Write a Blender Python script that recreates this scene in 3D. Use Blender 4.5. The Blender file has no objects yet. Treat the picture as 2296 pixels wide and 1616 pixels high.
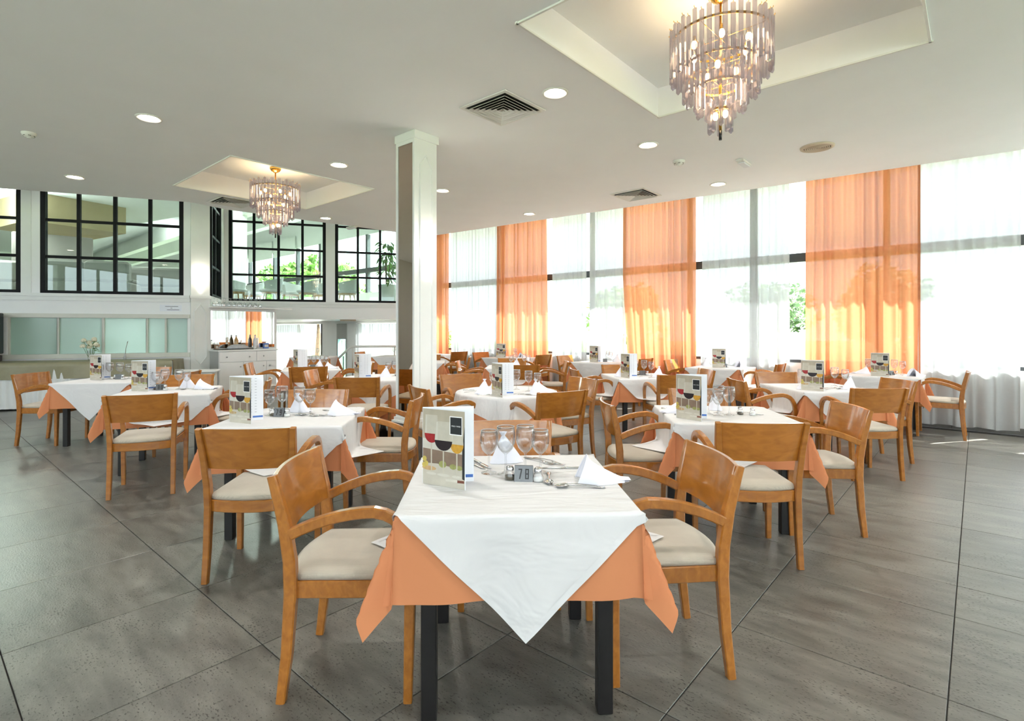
import bpy, bmesh, math, random
from mathutils import Vector, Matrix
random.seed(7)
scene = bpy.context.scene
COL = scene.collection
R = math.radians
PI = math.pi

# ------------------------------------------------------------------ camera
cam_d = bpy.data.cameras.new('camera')
cam_d.sensor_fit = 'HORIZONTAL'
cam_d.sensor_width = 36.0
cam_d.lens = 36.0 * 1200.0 / 2296.0
cam_d.shift_y = -70.0 / 2296.0
cam_d.clip_start = 0.05
cam_d.clip_end = 300.0
cam = bpy.data.objects.new('camera', cam_d)
COL.objects.link(cam)
cam.location = (0, 0, 1.37)
cam.rotation_euler = (R(90), 0, 0)
scene.camera = cam

# ------------------------------------------------------------------ world, sun, exposure
world = bpy.data.worlds.new('world')
scene.world = world
world.use_nodes = True
wn = world.node_tree.nodes
wl = world.node_tree.links
wn.clear()
w_out = wn.new('ShaderNodeOutputWorld')
w_bg = wn.new('ShaderNodeBackground')
w_bg.inputs['Color'].default_value = (0.84, 0.93, 1.0, 1)
w_bg.inputs['Strength'].default_value = 3.2
wl.new(w_bg.outputs[0], w_out.inputs[0])

sun_d = bpy.data.lights.new('sun', 'SUN')
sun_d.energy = 18.0
sun_d.angle = R(0.6)
sun_d.color = (1.0, 0.975, 0.94)
sun = bpy.data.objects.new('sun', sun_d)
COL.objects.link(sun)
sun.location = (14, 6, 14)
sun.rotation_euler = Vector((0.648, 0.176, 0.741)).to_track_quat('Z', 'Y').to_euler()

scene.view_settings.view_transform = 'Standard'
scene.view_settings.look = 'None'
scene.view_settings.gamma = 1.0
scene.view_settings.use_curve_mapping = False
scene.view_settings.exposure = 1.12
cy = scene.cycles
cy.max_bounces = 7
cy.diffuse_bounces = 5
cy.glossy_bounces = 3
cy.transmission_bounces = 4
cy.transparent_max_bounces = 16
cy.use_adaptive_sampling = True
cy.adaptive_threshold = 0.08
cy.caustics_reflective = False
cy.caustics_refractive = False
cy.sample_clamp_indirect = 6.0

# ------------------------------------------------------------------ room axes
# the dining room is turned 49 degrees against the viewing direction
AX = R(49)
E1 = Vector((-math.sin(AX), math.cos(AX), 0))     # along the curtain wall, away from the viewer
E2 = Vector((math.cos(AX), math.sin(AX), 0))      # towards the curtain wall
def P(s, n, z=0.0):
    v = E1 * s + E2 * n
    return Vector((v.x, v.y, z))
ANG1 = math.atan2(E1.y, E1.x)
CEIL = 3.45
ROOF = 5.60

# window portals (the sky seen through the window openings)
def portal(center, width, height, normal):
    d = bpy.data.lights.new('window_portal', 'AREA')
    d.shape = 'RECTANGLE'; d.size = width; d.size_y = height
    d.cycles.is_portal = True
    o = bpy.data.objects.new('window_portal', d)
    COL.objects.link(o)
    o.location = center
    o.rotation_euler = Vector(normal).to_track_quat('Z', 'Y').to_euler()
    return o

# ------------------------------------------------------------------ materials
MAT = {}
def nodes_of(name):
    m = bpy.data.materials.new(name)
    m.use_nodes = True
    nt = m.node_tree
    nt.nodes.clear()
    out = nt.nodes.new('ShaderNodeOutputMaterial')
    return m, nt, out
def lin(c):
    return tuple(((x/255.0)/12.92 if x/255.0 <= 0.04045 else (((x/255.0)+0.055)/1.055)**2.4) for x in c) + (1.0,)
def principled(name, col, rough=0.5, metal=0.0, var=0.06, scale=8.0, bump=0.0, bscale=60.0, coat=0.0, spec=0.5, emit=None, estr=0.0, stretch=None, obj_var=0.0):
    """base colour with a little procedural variation, optional bump"""
    m, nt, out = nodes_of(name)
    N = nt.nodes; L = nt.links
    b = N.new('ShaderNodeBsdfPrincipled')
    tc = N.new('ShaderNodeTexCoord')
    mp = N.new('ShaderNodeMapping')
    if stretch: mp.inputs['Scale'].default_value = stretch
    L.new(tc.outputs['Object'], mp.inputs['Vector'])
    nz = N.new('ShaderNodeTexNoise'); nz.inputs['Scale'].default_value = scale; nz.inputs['Detail'].default_value = 5
    L.new(mp.outputs[0], nz.inputs['Vector'])
    cr = N.new('ShaderNodeValToRGB')
    cr.color_ramp.elements[0].position = 0.3; cr.color_ramp.elements[1].position = 0.7
    c0 = [max(0, x*(1-var)) for x in col[:3]] + [1]; c1 = [min(1, x*(1+var)) for x in col[:3]] + [1]
    cr.color_ramp.elements[0].color = c0; cr.color_ramp.elements[1].color = c1
    L.new(nz.outputs['Fac'], cr.inputs['Fac'])
    src = cr.outputs['Color']
    if obj_var > 0:
        oi = N.new('ShaderNodeObjectInfo')
        mr = N.new('ShaderNodeMapRange'); mr.inputs['To Min'].default_value = 1-obj_var; mr.inputs['To Max'].default_value = 1+obj_var
        L.new(oi.outputs['Random'], mr.inputs['Value'])
        hs = N.new('ShaderNodeHueSaturation')
        L.new(mr.outputs[0], hs.inputs['Value']); L.new(src, hs.inputs['Color'])
        src = hs.outputs['Color']
    L.new(src, b.inputs['Base Color'])
    b.inputs['Roughness'].default_value = rough
    b.inputs['Metallic'].default_value = metal
    b.inputs['Specular IOR Level'].default_value = spec
    if coat: b.inputs['Coat Weight'].default_value = coat; b.inputs['Coat Roughness'].default_value = 0.12
    if emit is not None:
        b.inputs['Emission Color'].default_value = tuple(emit[:3]) + (1,); b.inputs['Emission Strength'].default_value = estr
    if bump > 0:
        n2 = N.new('ShaderNodeTexNoise'); n2.inputs['Scale'].default_value = bscale; n2.inputs['Detail'].default_value = 3
        L.new(mp.outputs[0], n2.inputs['Vector'])
        bp = N.new('ShaderNodeBump'); bp.inputs['Strength'].default_value = bump; bp.inputs['Distance'].default_value = 0.01
        L.new(n2.outputs['Fac'], bp.inputs['Height']); L.new(bp.outputs[0], b.inputs['Normal'])
    L.new(b.outputs[0], out.inputs[0])
    MAT[name] = m
    return m

principled('plaster', (0.86, 0.86, 0.85), 0.85, var=0.015, scale=3, bump=0.05, bscale=25)
principled('ceiling_paint', (0.895, 0.915, 0.925), 0.8, var=0.012, scale=2, bump=0.10, bscale=9)
principled('trim_paint', (0.78, 0.79, 0.76), 0.45, var=0.02, scale=5)
principled('warm_trim', (0.66, 0.65, 0.58), 0.5, var=0.03, scale=5)
principled('grey_stone', (0.17, 0.165, 0.15), 0.5, var=0.15, scale=14, bump=0.1)
principled('black_frame', (0.008, 0.008, 0.009), 0.6, var=0.1, spec=0.2)
principled('dark_frame', (0.05, 0.055, 0.06), 0.45, var=0.1)
principled('table_leg_black', (0.010, 0.009, 0.009), 0.35, var=0.2, scale=20)
principled('table_board', (0.18, 0.10, 0.05), 0.6, var=0.2, scale=20)
principled('white_lacquer', (0.74, 0.74, 0.72), 0.35, var=0.02, scale=4)
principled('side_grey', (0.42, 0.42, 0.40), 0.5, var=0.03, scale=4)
principled('steel', (0.62, 0.62, 0.63), 0.18, metal=1.0, var=0.05, scale=30)
principled('number_steel', (0.16, 0.165, 0.17), 0.38, metal=0.7, var=0.08, scale=40)
principled('brushed_steel', (0.42, 0.43, 0.44), 0.35, metal=1.0, var=0.08, scale=40, stretch=(1, 1, 8))
principled('brass', (0.75, 0.46, 0.12), 0.18, metal=1.0, var=0.08, scale=20)
principled('black_metal', (0.012, 0.012, 0.012), 0.3, var=0.1)
principled('paper_white', (0.80, 0.82, 0.86), 0.55, var=0.01, scale=10)
principled('print_beige', lin((176, 166, 146)), 0.35, var=0.12, scale=14)
principled('print_brown', lin((132, 112, 96)), 0.35, var=0.15, scale=18)
principled('print_cloth', lin((190, 184, 170)), 0.35, var=0.08, scale=16)
principled('print_pale', lin((202, 198, 186)), 0.35, var=0.05, scale=20)
principled('print_glass', lin((192, 186, 170)), 0.3, var=0.06, scale=30)
principled('print_red', lin((158, 40, 44)), 0.3, var=0.25, scale=60)
principled('print_dark', lin((34, 26, 30)), 0.3, var=0.2, scale=60)
principled('print_amber', lin((196, 148, 56)), 0.3, var=0.2, scale=60)
principled('print_black', lin((36, 40, 42)), 0.35, var=0.05)
principled('print_green', lin((150, 152, 92)), 0.35, var=0.2, scale=50)
principled('print_yellow', lin((196, 176, 92)), 0.35, var=0.12, scale=50)
principled('print_wood', lin((188, 156, 112)), 0.35, var=0.12, scale=50)
principled('print_white', lin((238, 238, 236)), 0.4, var=0.01)
principled('print_blue', lin((70, 112, 186)), 0.4, var=0.04)
principled('print_grey', lin((168, 172, 178)), 0.5, var=0.03)
principled('print_cork', lin((116, 66, 50)), 0.4, var=0.15, scale=60)
principled('napkin', (0.80, 0.80, 0.88), 0.8, var=0.02, scale=20, bump=0.05, bscale=300)
principled('salt_white', (0.85, 0.85, 0.83), 0.7, var=0.03)
principled('pepper', (0.11, 0.09, 0.06), 0.8, var=0.5, scale=220)
principled('khaki_satin', (0.27, 0.245, 0.145), 0.42, var=0.06, scale=12, spec=0.6)
principled('skirt_white', (0.74, 0.75, 0.74), 0.8, var=0.02)
principled('black_gloss', (0.012, 0.014, 0.016), 0.12, var=0.1)
principled('detector_white', (0.72, 0.72, 0.69), 0.5, var=0.02)
principled('vent_white', (0.74, 0.74, 0.71), 0.45, var=0.02)
principled('vent_dark', (0.015, 0.015, 0.015), 0.8)
principled('vent_tan', (0.62, 0.52, 0.40), 0.5, var=0.05)
principled('lounge_grey', (0.66, 0.67, 0.66), 0.8, var=0.04, scale=30, bump=0.05, bscale=200)
principled('sofa_grey', (0.30, 0.285, 0.26), 0.85, var=0.05, scale=30)
principled('panel_mauve', (0.27, 0.24, 0.225), 0.8, var=0.04)
principled('soffit_tan', (0.50, 0.39, 0.22), 0.7, var=0.04)
principled('lounge_floor', (0.36, 0.34, 0.31), 0.4, var=0.08)
principled('oak_light', (0.50, 0.30, 0.12), 0.4, var=0.18, scale=30, stretch=(1, 1, 0.15))
principled('pot_white', (0.74, 0.74, 0.70), 0.45, var=0.02)
principled('soil', (0.05, 0.035, 0.02), 0.95, var=0.3, scale=60)
principled('leaf_green', (0.10, 0.22, 0.03), 0.45, var=0.35, scale=9, obj_var=0.3)
principled('tree_leaf', (0.14, 0.26, 0.045), 0.6, var=0.55, scale=1.7)
principled('pine_leaf', (0.09, 0.19, 0.04), 0.7, var=0.6, scale=1.3)
principled('bark', (0.16, 0.11, 0.07), 0.9, var=0.3, scale=12, bump=0.4, bscale=30)
principled('grass_ground', (0.22, 0.30, 0.10), 0.95, var=0.3, scale=0.8)
principled('bounce_pale', (0.78, 0.77, 0.74), 0.8, var=0.06, scale=3)  # pale tone of the added ground slabs that bounce sunlight
principled('canopy_white', (0.80, 0.80, 0.78), 0.7, var=0.02)
principled('petal', (0.82, 0.78, 0.60), 0.7, var=0.08, scale=30)
principled('blue_glassware', (0.03, 0.06, 0.30), 0.15, var=0.1)
principled('bottle_amber', (0.50, 0.30, 0.12), 0.15, var=0.2)
principled('bottle_grey', (0.62, 0.62, 0.64), 0.2, var=0.1)
principled('box_brown', (0.26, 0.15, 0.08), 0.5, var=0.3, scale=30)
principled('marble_grey', (0.48, 0.48, 0.49), 0.35, var=0.12, scale=25)

# --- warm beech wood of the chairs
def wood_mat(name, c0, c1, rough=0.28):
    m, nt, out = nodes_of(name); N = nt.nodes; L = nt.links
    b = N.new('ShaderNodeBsdfPrincipled')
    tc = N.new('ShaderNodeTexCoord'); mp = N.new('ShaderNodeMapping')
    mp.inputs['Scale'].default_value = (3.0, 14.0, 9.0)
    L.new(tc.outputs['Object'], mp.inputs['Vector'])
    n1 = N.new('ShaderNodeTexNoise'); n1.inputs['Scale'].default_value = 3.0; n1.inputs['Detail'].default_value = 7; n1.inputs['Distortion'].default_value = 0.6
    L.new(mp.outputs[0], n1.inputs['Vector'])
    cr = N.new('ShaderNodeValToRGB')
    cr.color_ramp.elements[0].position = 0.28; cr.color_ramp.elements[0].color = c0
    cr.color_ramp.elements[1].position = 0.72; cr.color_ramp.elements[1].color = c1
    L.new(n1.outputs['Fac'], cr.inputs['Fac'])
    oi = N.new('ShaderNodeObjectInfo'); mr = N.new('ShaderNodeMapRange')
    mr.inputs['To Min'].default_value = 0.90; mr.inputs['To Max'].default_value = 1.10
    L.new(oi.outputs['Random'], mr.inputs['Value'])
    hs = N.new('ShaderNodeHueSaturation'); L.new(mr.outputs[0], hs.inputs['Value']); L.new(cr.outputs[0], hs.inputs['Color'])
    L.new(hs.outputs[0], b.inputs['Base Color'])
    b.inputs['Roughness'].default_value = rough
    b.inputs['Coat Weight'].default_value = 0.7; b.inputs['Coat Roughness'].default_value = 0.09; b.inputs['Coat IOR'].default_value = 1.6; b.inputs['Specular IOR Level'].default_value = 0.3
    L.new(b.outputs[0], out.inputs[0]); MAT[name] = m
wood_mat('beech', (0.310, 0.108, 0.013, 1), (0.445, 0.168, 0.026, 1))

# --- woven seat fabric
def fabric_mat(name, col, rough=0.9, bump=0.25, freq=420.0):
    m, nt, out = nodes_of(name); N = nt.nodes; L = nt.links
    b = N.new('ShaderNodeBsdfPrincipled'); tc = N.new('ShaderNodeTexCoord')
    w1 = N.new('ShaderNodeTexWave'); w1.bands_direction = 'X'; w1.inputs['Scale'].default_value = freq/6.3; w1.inputs['Distortion'].default_value = 1.5
    w2 = N.new('ShaderNodeTexWave'); w2.bands_direction = 'Y'; w2.inputs['Scale'].default_value = freq/6.3; w2.inputs['Distortion'].default_value = 1.5
    nz = N.new('ShaderNodeTexNoise'); nz.inputs['Scale'].default_value = 9; nz.inputs['Detail'].default_value = 4
    for w in (w1, w2, nz): L.new(tc.outputs['Object'], w.inputs['Vector'])
    mx = N.new('ShaderNodeMath'); mx.operation = 'MULTIPLY'
    L.new(w1.outputs['Fac'], mx.inputs[0]); L.new(w2.outputs['Fac'], mx.inputs[1])
    ad = N.new('ShaderNodeMath'); ad.operation = 'ADD'
    L.new(mx.outputs[0], ad.inputs[0]); L.new(nz.outputs['Fac'], ad.inputs[1])
    cr = N.new('ShaderNodeValToRGB')
    cr.color_ramp.elements[0].position = 0.3; cr.color_ramp.elements[1].position = 1.0
    cr.color_ramp.elements[0].color = [c*0.82 for c in col[:3]]+[1]; cr.color_ramp.elements[1].color = [min(1, c*1.12) for c in col[:3]]+[1]
    L.new(ad.outputs[0], cr.inputs['Fac']); L.new(cr.outputs[0], b.inputs['Base Color'])
    b.inputs['Roughness'].default_value = rough
    b.inputs['Sheen Weight'].default_value = 0.2
    bp = N.new('ShaderNodeBump'); bp.inputs['Strength'].default_value = bump; bp.inputs['Distance'].default_value = 0.002
    L.new(ad.outputs[0], bp.inputs['Height']); L.new(bp.outputs[0], b.inputs['Normal'])
    L.new(b.outputs[0], out.inputs[0]); MAT[name] = m
fabric_mat('seat_fabric', (0.47, 0.415, 0.335))

# --- table linen: diffuse with a little light passing through
def linen_mat(name, col, trans=0.25, bump=0.12):
    m, nt, out = nodes_of(name); N = nt.nodes; L = nt.links
    tc = N.new('ShaderNodeTexCoord')
    nz = N.new('ShaderNodeTexNoise'); nz.inputs['Scale'].default_value = 4; nz.inputs['Detail'].default_value = 6
    L.new(tc.outputs['Object'], nz.inputs['Vector'])
    cr = N.new('ShaderNodeValToRGB')
    cr.color_ramp.elements[0].color = [c*0.95 for c in col[:3]]+[1]; cr.color_ramp.elements[1].color = [min(1, c*1.03) for c in col[:3]]+[1]
    L.new(nz.outputs['Fac'], cr.inputs['Fac'])
    d = N.new('ShaderNodeBsdfDiffuse'); t = N.new('ShaderNodeBsdfTranslucent')
    L.new(cr.outputs[0], d.inputs['Color']); L.new(cr.outputs[0], t.inputs['Color'])
    mp = N.new('ShaderNodeMapping'); mp.inputs['Scale'].default_value = (1.0, 5.0, 1.5); mp.inputs['Rotation'].default_value = (0, 0, 0.5)
    L.new(tc.outputs['Object'], mp.inputs['Vector'])
    n2 = N.new('ShaderNodeTexNoise'); n2.inputs['Scale'].default_value = 3.2; n2.inputs['Detail'].default_value = 3; n2.inputs['Distortion'].default_value = 0.8
    L.new(mp.outputs[0], n2.inputs['Vector'])
    bp = N.new('ShaderNodeBump'); bp.inputs['Strength'].default_value = bump; bp.inputs['Distance'].default_value = 0.03
    L.new(n2.outputs['Fac'], bp.inputs['Height'])
    L.new(bp.outputs[0], d.inputs['Normal']); L.new(bp.outputs[0], t.inputs['Normal'])
    mx = N.new('ShaderNodeMixShader'); mx.inputs[0].default_value = trans
    L.new(d.outputs[0], mx.inputs[1]); L.new(t.outputs[0], mx.inputs[2])
    L.new(mx.outputs[0], out.inputs[0]); MAT[name] = m
linen_mat('linen_white', (0.80, 0.79, 0.79), 0.12, 0.45)
linen_mat('linen_peach', (0.78, 0.315, 0.150), 0.22, 0.10)

# --- curtains
def curtain_mat(name, col, clear, trans, through):
    m, nt, out = nodes_of(name); N = nt.nodes; L = nt.links
    tc = N.new('ShaderNodeTexCoord')
    nz = N.new('ShaderNodeTexNoise'); nz.inputs['Scale'].default_value = 2.0; nz.inputs['Detail'].default_value = 8; nz.inputs['Roughness'].default_value = 0.7
    mp = N.new('ShaderNodeMapping'); mp.inputs['Scale'].default_value = (6, 6, 14)
    L.new(tc.outputs['Object'], mp.inputs['Vector']); L.new(mp.outputs[0], nz.inputs['Vector'])
    cr = N.new('ShaderNodeValToRGB')
    cr.color_ramp.elements[0].color = [c*0.93 for c in col[:3]]+[1]; cr.color_ramp.elements[1].color = [min(1, c*1.05) for c in col[:3]]+[1]
    L.new(nz.outputs['Fac'], cr.inputs['Fac'])
    d = N.new('ShaderNodeBsdfDiffuse'); t = N.new('ShaderNodeBsdfTranslucent'); tr = N.new('ShaderNodeBsdfTransparent')
    L.new(cr.outputs[0], d.inputs['Color'])
    c2 = N.new('ShaderNodeValToRGB')
    c2.color_ramp.elements[0].color = [c*0.93 for c in through[:3]]+[1]; c2.color_ramp.elements[1].color = [min(1, c*1.05) for c in through[:3]]+[1]
    L.new(nz.outputs['Fac'], c2.inputs['Fac']); L.new(c2.outputs[0], t.inputs['Color'])
    a = N.new('ShaderNodeMixShader'); a.inputs[0].default_value = trans
    L.new(d.outputs[0], a.inputs[1]); L.new(t.outputs[0], a.inputs[2])
    b = N.new('ShaderNodeMixShader'); b.inputs[0].default_value = clear
    L.new(a.outputs[0], b.inputs[1]); L.new(tr.outputs[0], b.inputs[2])
    L.new(b.outputs[0], out.inputs[0]); MAT[name] = m
curtain_mat('curtain_orange', (0.78, 0.33, 0.16), 0.025, 0.55, (0.385, 0.156, 0.078))
curtain_mat('curtain_sheer', (0.86, 0.87, 0.87), 0.080, 0.50, (0.205, 0.215, 0.220))

# --- clear glass without refraction (thin walls): fresnel reflection over transparency
def thin_glass(name, tint, ior=1.45, gain=1.0, base=0.0, rough=0.01):
    m, nt, out = nodes_of(name); N = nt.nodes; L = nt.links
    lw = N.new('ShaderNodeLayerWeight'); lw.inputs['Blend'].default_value = 0.5
    pw = N.new('ShaderNodeMath'); pw.operation = 'POWER'; pw.inputs[1].default_value = ior; L.new(lw.outputs['Facing'], pw.inputs[0])
    ma = N.new('ShaderNodeMath'); ma.operation = 'MULTIPLY_ADD'; ma.inputs[1].default_value = gain; ma.inputs[2].default_value = base; ma.use_clamp = True
    L.new(pw.outputs[0], ma.inputs[0])
    nz = N.new('ShaderNodeTexNoise'); nz.inputs['Scale'].default_value = 3.0
    cr = N.new('ShaderNodeValToRGB'); cr.color_ramp.elements[0].color = tuple(x*0.985 for x in tint[:3])+(1,); cr.color_ramp.elements[1].color = tuple(tint[:3])+(1,)
    L.new(nz.outputs['Fac'], cr.inputs['Fac'])
    tr = N.new('ShaderNodeBsdfTransparent'); L.new(cr.outputs[0], tr.inputs['Color'])
    gl = N.new('ShaderNodeBsdfGlossy'); gl.inputs['Roughness'].default_value = rough
    mx = N.new('ShaderNodeMixShader')
    L.new(ma.outputs[0], mx.inputs[0]); L.new(tr.outputs[0], mx.inputs[1]); L.new(gl.outputs[0], mx.inputs[2])
    L.new(mx.outputs[0], out.inputs[0]); MAT[name] = m
thin_glass('drinking_glass', (0.975, 0.98, 0.985), 1.9, 0.95, 0.07)
thin_glass('rim_glint', (0.97, 0.98, 0.98), 1.2, 0.5, 0.35, 0.15)
thin_glass('window_glass', (0.975, 0.99, 0.985), 4.0, 0.6, 0.02)
thin_glass('lounge_glass', (0.84, 0.95, 0.91), 4.0, 0.8, 0.05)
thin_glass('door_glass', (0.62, 0.88, 0.90), 4.0, 0.8, 0.06)
thin_glass('crystal', (0.86, 0.84, 0.91), 1.4, 0.45, 0.12, 0.10)
def add_body(name, col, amount):
    nt = MAT[name].node_tree; N = nt.nodes; L = nt.links
    out = [n for n in N if n.type == 'OUTPUT_MATERIAL'][0]; src = out.inputs[0].links[0].from_socket
    t = N.new('ShaderNodeBsdfTranslucent'); d = N.new('ShaderNodeBsdfDiffuse')
    t.inputs['Color'].default_value = col; d.inputs['Color'].default_value = col
    a = N.new('ShaderNodeMixShader'); a.inputs[0].default_value = 0.5; L.new(d.outputs[0], a.inputs[1]); L.new(t.outputs[0], a.inputs[2])
    b = N.new('ShaderNodeMixShader'); b.inputs[0].default_value = amount; L.new(src, b.inputs[1]); L.new(a.outputs[0], b.inputs[2])
    L.new(b.outputs[0], out.inputs[0])
add_body('crystal', (0.40, 0.385, 0.45, 1), 0.36)
add_body('rim_glint', (0.92, 0.93, 0.94, 1), 0.55)  # white body stands in for the bright glint along the glass rims

def frosted(name, col):
    m, nt, out = nodes_of(name); N = nt.nodes; L = nt.links
    t = N.new('ShaderNodeBsdfTranslucent'); d = N.new('ShaderNodeBsdfDiffuse'); g = N.new('ShaderNodeBsdfGlossy'); g.inputs['Roughness'].default_value = 0.25
    nz = N.new('ShaderNodeTexNoise'); nz.inputs['Scale'].default_value = 400
    cr = N.new('ShaderNodeValToRGB'); cr.color_ramp.elements[0].color = tuple(x*0.96 for x in col[:3])+(1,); cr.color_ramp.elements[1].color = col
    L.new(nz.outputs['Fac'], cr.inputs['Fac']); L.new(cr.outputs[0], t.inputs['Color']); L.new(cr.outputs[0], d.inputs['Color'])
    a = N.new('ShaderNodeMixShader'); a.inputs[0].default_value = 0.70
    L.new(d.outputs[0], a.inputs[1]); L.new(t.outputs[0], a.inputs[2])
    b = N.new('ShaderNodeMixShader'); b.inputs[0].default_value = 0.06
    L.new(a.outputs[0], b.inputs[1]); L.new(g.outputs[0], b.inputs[2]); L.new(b.outputs[0], out.inputs[0]); MAT[name] = m
frosted('frosted_glass', (0.72, 0.86, 0.80, 1))

def mirror_mat(name, col):
    m, nt, out = nodes_of(name); N = nt.nodes; L = nt.links
    g = N.new('ShaderNodeBsdfGlossy'); g.inputs['Roughness'].default_value = 0.0
    nz = N.new('ShaderNodeTexNoise'); nz.inputs['Scale'].default_value = 2
    cr = N.new('ShaderNodeValToRGB'); cr.color_ramp.elements[0].color = tuple(x*0.98 for x in col[:3])+(1,); cr.color_ramp.elements[1].color = col
    L.new(nz.outputs['Fac'], cr.inputs['Fac']); L.new(cr.outputs[0], g.inputs['Color']); L.new(g.outputs[0], out.inputs[0]); MAT[name] = m
mirror_mat('mirror_bronze', (0.66, 0.56, 0.46, 1))
mirror_mat('mirror_clear', (0.90, 0.89, 0.86, 1))

def emit_mat(name, col, strength):
    m, nt, out = nodes_of(name); N = nt.nodes; L = nt.links
    e = N.new('ShaderNodeEmission'); e.inputs['Strength'].default_value = strength
    nz = N.new('ShaderNodeTexNoise'); nz.inputs['Scale'].default_value = 6
    cr = N.new('ShaderNodeValToRGB'); cr.color_ramp.elements[0].color = tuple(x*0.97 for x in col[:3])+(1,); cr.color_ramp.elements[1].color = tuple(col[:3])+(1,)
    L.new(nz.outputs['Fac'], cr.inputs['Fac']); L.new(cr.outputs[0], e.inputs['Color']); L.new(e.outputs[0], out.inputs[0]); MAT[name] = m
emit_mat('bulb_warm', (1.0, 0.72, 0.36), 12.0)
emit_mat('downlight_glow', (1.0, 0.90, 0.70), 14.0)
emit_mat('sconce_glow', (1.0, 0.95, 0.82), 3.6)
emit_mat('fill_cool', (0.95, 0.98, 1.0), 9.0)
emit_mat('lamp_lounge', (1.0, 0.96, 0.90), 8.0)

# --- floor tiles: grey concrete look, pitted, slightly different each
def tile_mat():
    m, nt, out = nodes_of('tile_stone'); N = nt.nodes; L = nt.links
    b = N.new('ShaderNodeBsdfPrincipled'); tc = N.new('ShaderNodeTexCoord'); oi = N.new('ShaderNodeObjectInfo')
    sc = N.new('ShaderNodeVectorMath'); sc.operation = 'SCALE'; sc.inputs['Scale'].default_value = 37.0
    cmb = N.new('ShaderNodeCombineXYZ'); L.new(oi.outputs['Random'], cmb.inputs[0]); L.new(oi.outputs['Random'], cmb.inputs[1])
    L.new(cmb.outputs[0], sc.inputs[0])
    ad = N.new('ShaderNodeVectorMath'); ad.operation = 'ADD'; L.new(tc.outputs['Object'], ad.inputs[0]); L.new(sc.outputs[0], ad.inputs[1])
    mp = N.new('ShaderNodeMapping'); mp.inputs['Scale'].default_value = (1.0, 3.2, 1.0); L.new(ad.outputs[0], mp.inputs['Vector'])
    n1 = N.new('ShaderNodeTexNoise'); n1.inputs['Scale'].default_value = 3.2; n1.inputs['Detail'].default_value = 9; n1.inputs['Roughness'].default_value = 0.62
    L.new(mp.outputs[0], n1.inputs['Vector'])
    cr = N.new('ShaderNodeValToRGB'); cr.color_ramp.elements[0].position = 0.30; cr.color_ramp.elements[1].position = 0.72
    cr.color_ramp.elements[0].color = (0.090, 0.086, 0.075, 1); cr.color_ramp.elements[1].color = (0.215, 0.208, 0.182, 1)
    L.new(n1.outputs['Fac'], cr.inputs['Fac'])
    # dark pits
    mp2 = N.new('ShaderNodeMapping'); mp2.inputs['Scale'].default_value = (1.0, 1.8, 1.0); L.new(ad.outputs[0], mp2.inputs['Vector'])
    n2 = N.new('ShaderNodeTexNoise'); n2.inputs['Scale'].default_value = 70; n2.inputs['Detail'].default_value = 3; L.new(mp2.outputs[0], n2.inputs['Vector'])
    n3 = N.new('ShaderNodeTexNoise'); n3.inputs['Scale'].default_value = 4.5; n3.inputs['Detail'].default_value = 2; L.new(ad.outputs[0], n3.inputs['Vector'])
    sub = N.new('ShaderNodeMath'); sub.operation = 'MULTIPLY_ADD'; sub.inputs[1].default_value = 0.26; L.new(n3.outputs['Fac'], sub.inputs[0]); L.new(n2.outputs['Fac'], sub.inputs[2])
    pr = N.new('ShaderNodeValToRGB'); pr.color_ramp.elements[0].position = 0.735; pr.color_ramp.elements[1].position = 0.79
    pr.color_ramp.elements[0].color = (0, 0, 0, 1); pr.color_ramp.elements[1].color = (1, 1, 1, 1)
    L.new(sub.outputs[0], pr.inputs['Fac'])
    mx = N.new('ShaderNodeMixRGB'); mx.blend_type = 'MIX'; mx.inputs['Color2'].default_value = (0.050, 0.045, 0.038, 1)
    L.new(pr.outputs[0], mx.inputs['Fac']); L.new(cr.outputs[0], mx.inputs['Color1'])
    mr = N.new('ShaderNodeMapRange'); mr.inputs['To Min'].default_value = 0.90; mr.inputs['To Max'].default_value = 1.10; L.new(oi.outputs['Random'], mr.inputs['Value'])
    hs = N.new('ShaderNodeHueSaturation'); L.new(mr.outputs[0], hs.inputs['Value']); L.new(mx.outputs[0], hs.inputs['Color'])
    L.new(hs.outputs[0], b.inputs['Base Color'])
    rr = N.new('ShaderNodeMapRange'); rr.inputs['To Min'].default_value = 0.22; rr.inputs['To Max'].default_value = 0.44; L.new(n1.outputs['Fac'], rr.inputs['Value']); L.new(rr.outputs[0], b.inputs['Roughness'])
    bp = N.new('ShaderNodeBump'); bp.inputs['Strength'].default_value = 0.25; bp.inputs['Distance'].default_value = 0.004
    L.new(n2.outputs['Fac'], bp.inputs['Height']); L.new(bp.outputs[0], b.inputs['Normal'])
    L.new(b.outputs[0], out.inputs[0]); MAT['tile_stone'] = m
tile_mat()
principled('grout', (0.035, 0.033, 0.030), 0.9, var=0.2, scale=40)

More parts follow.
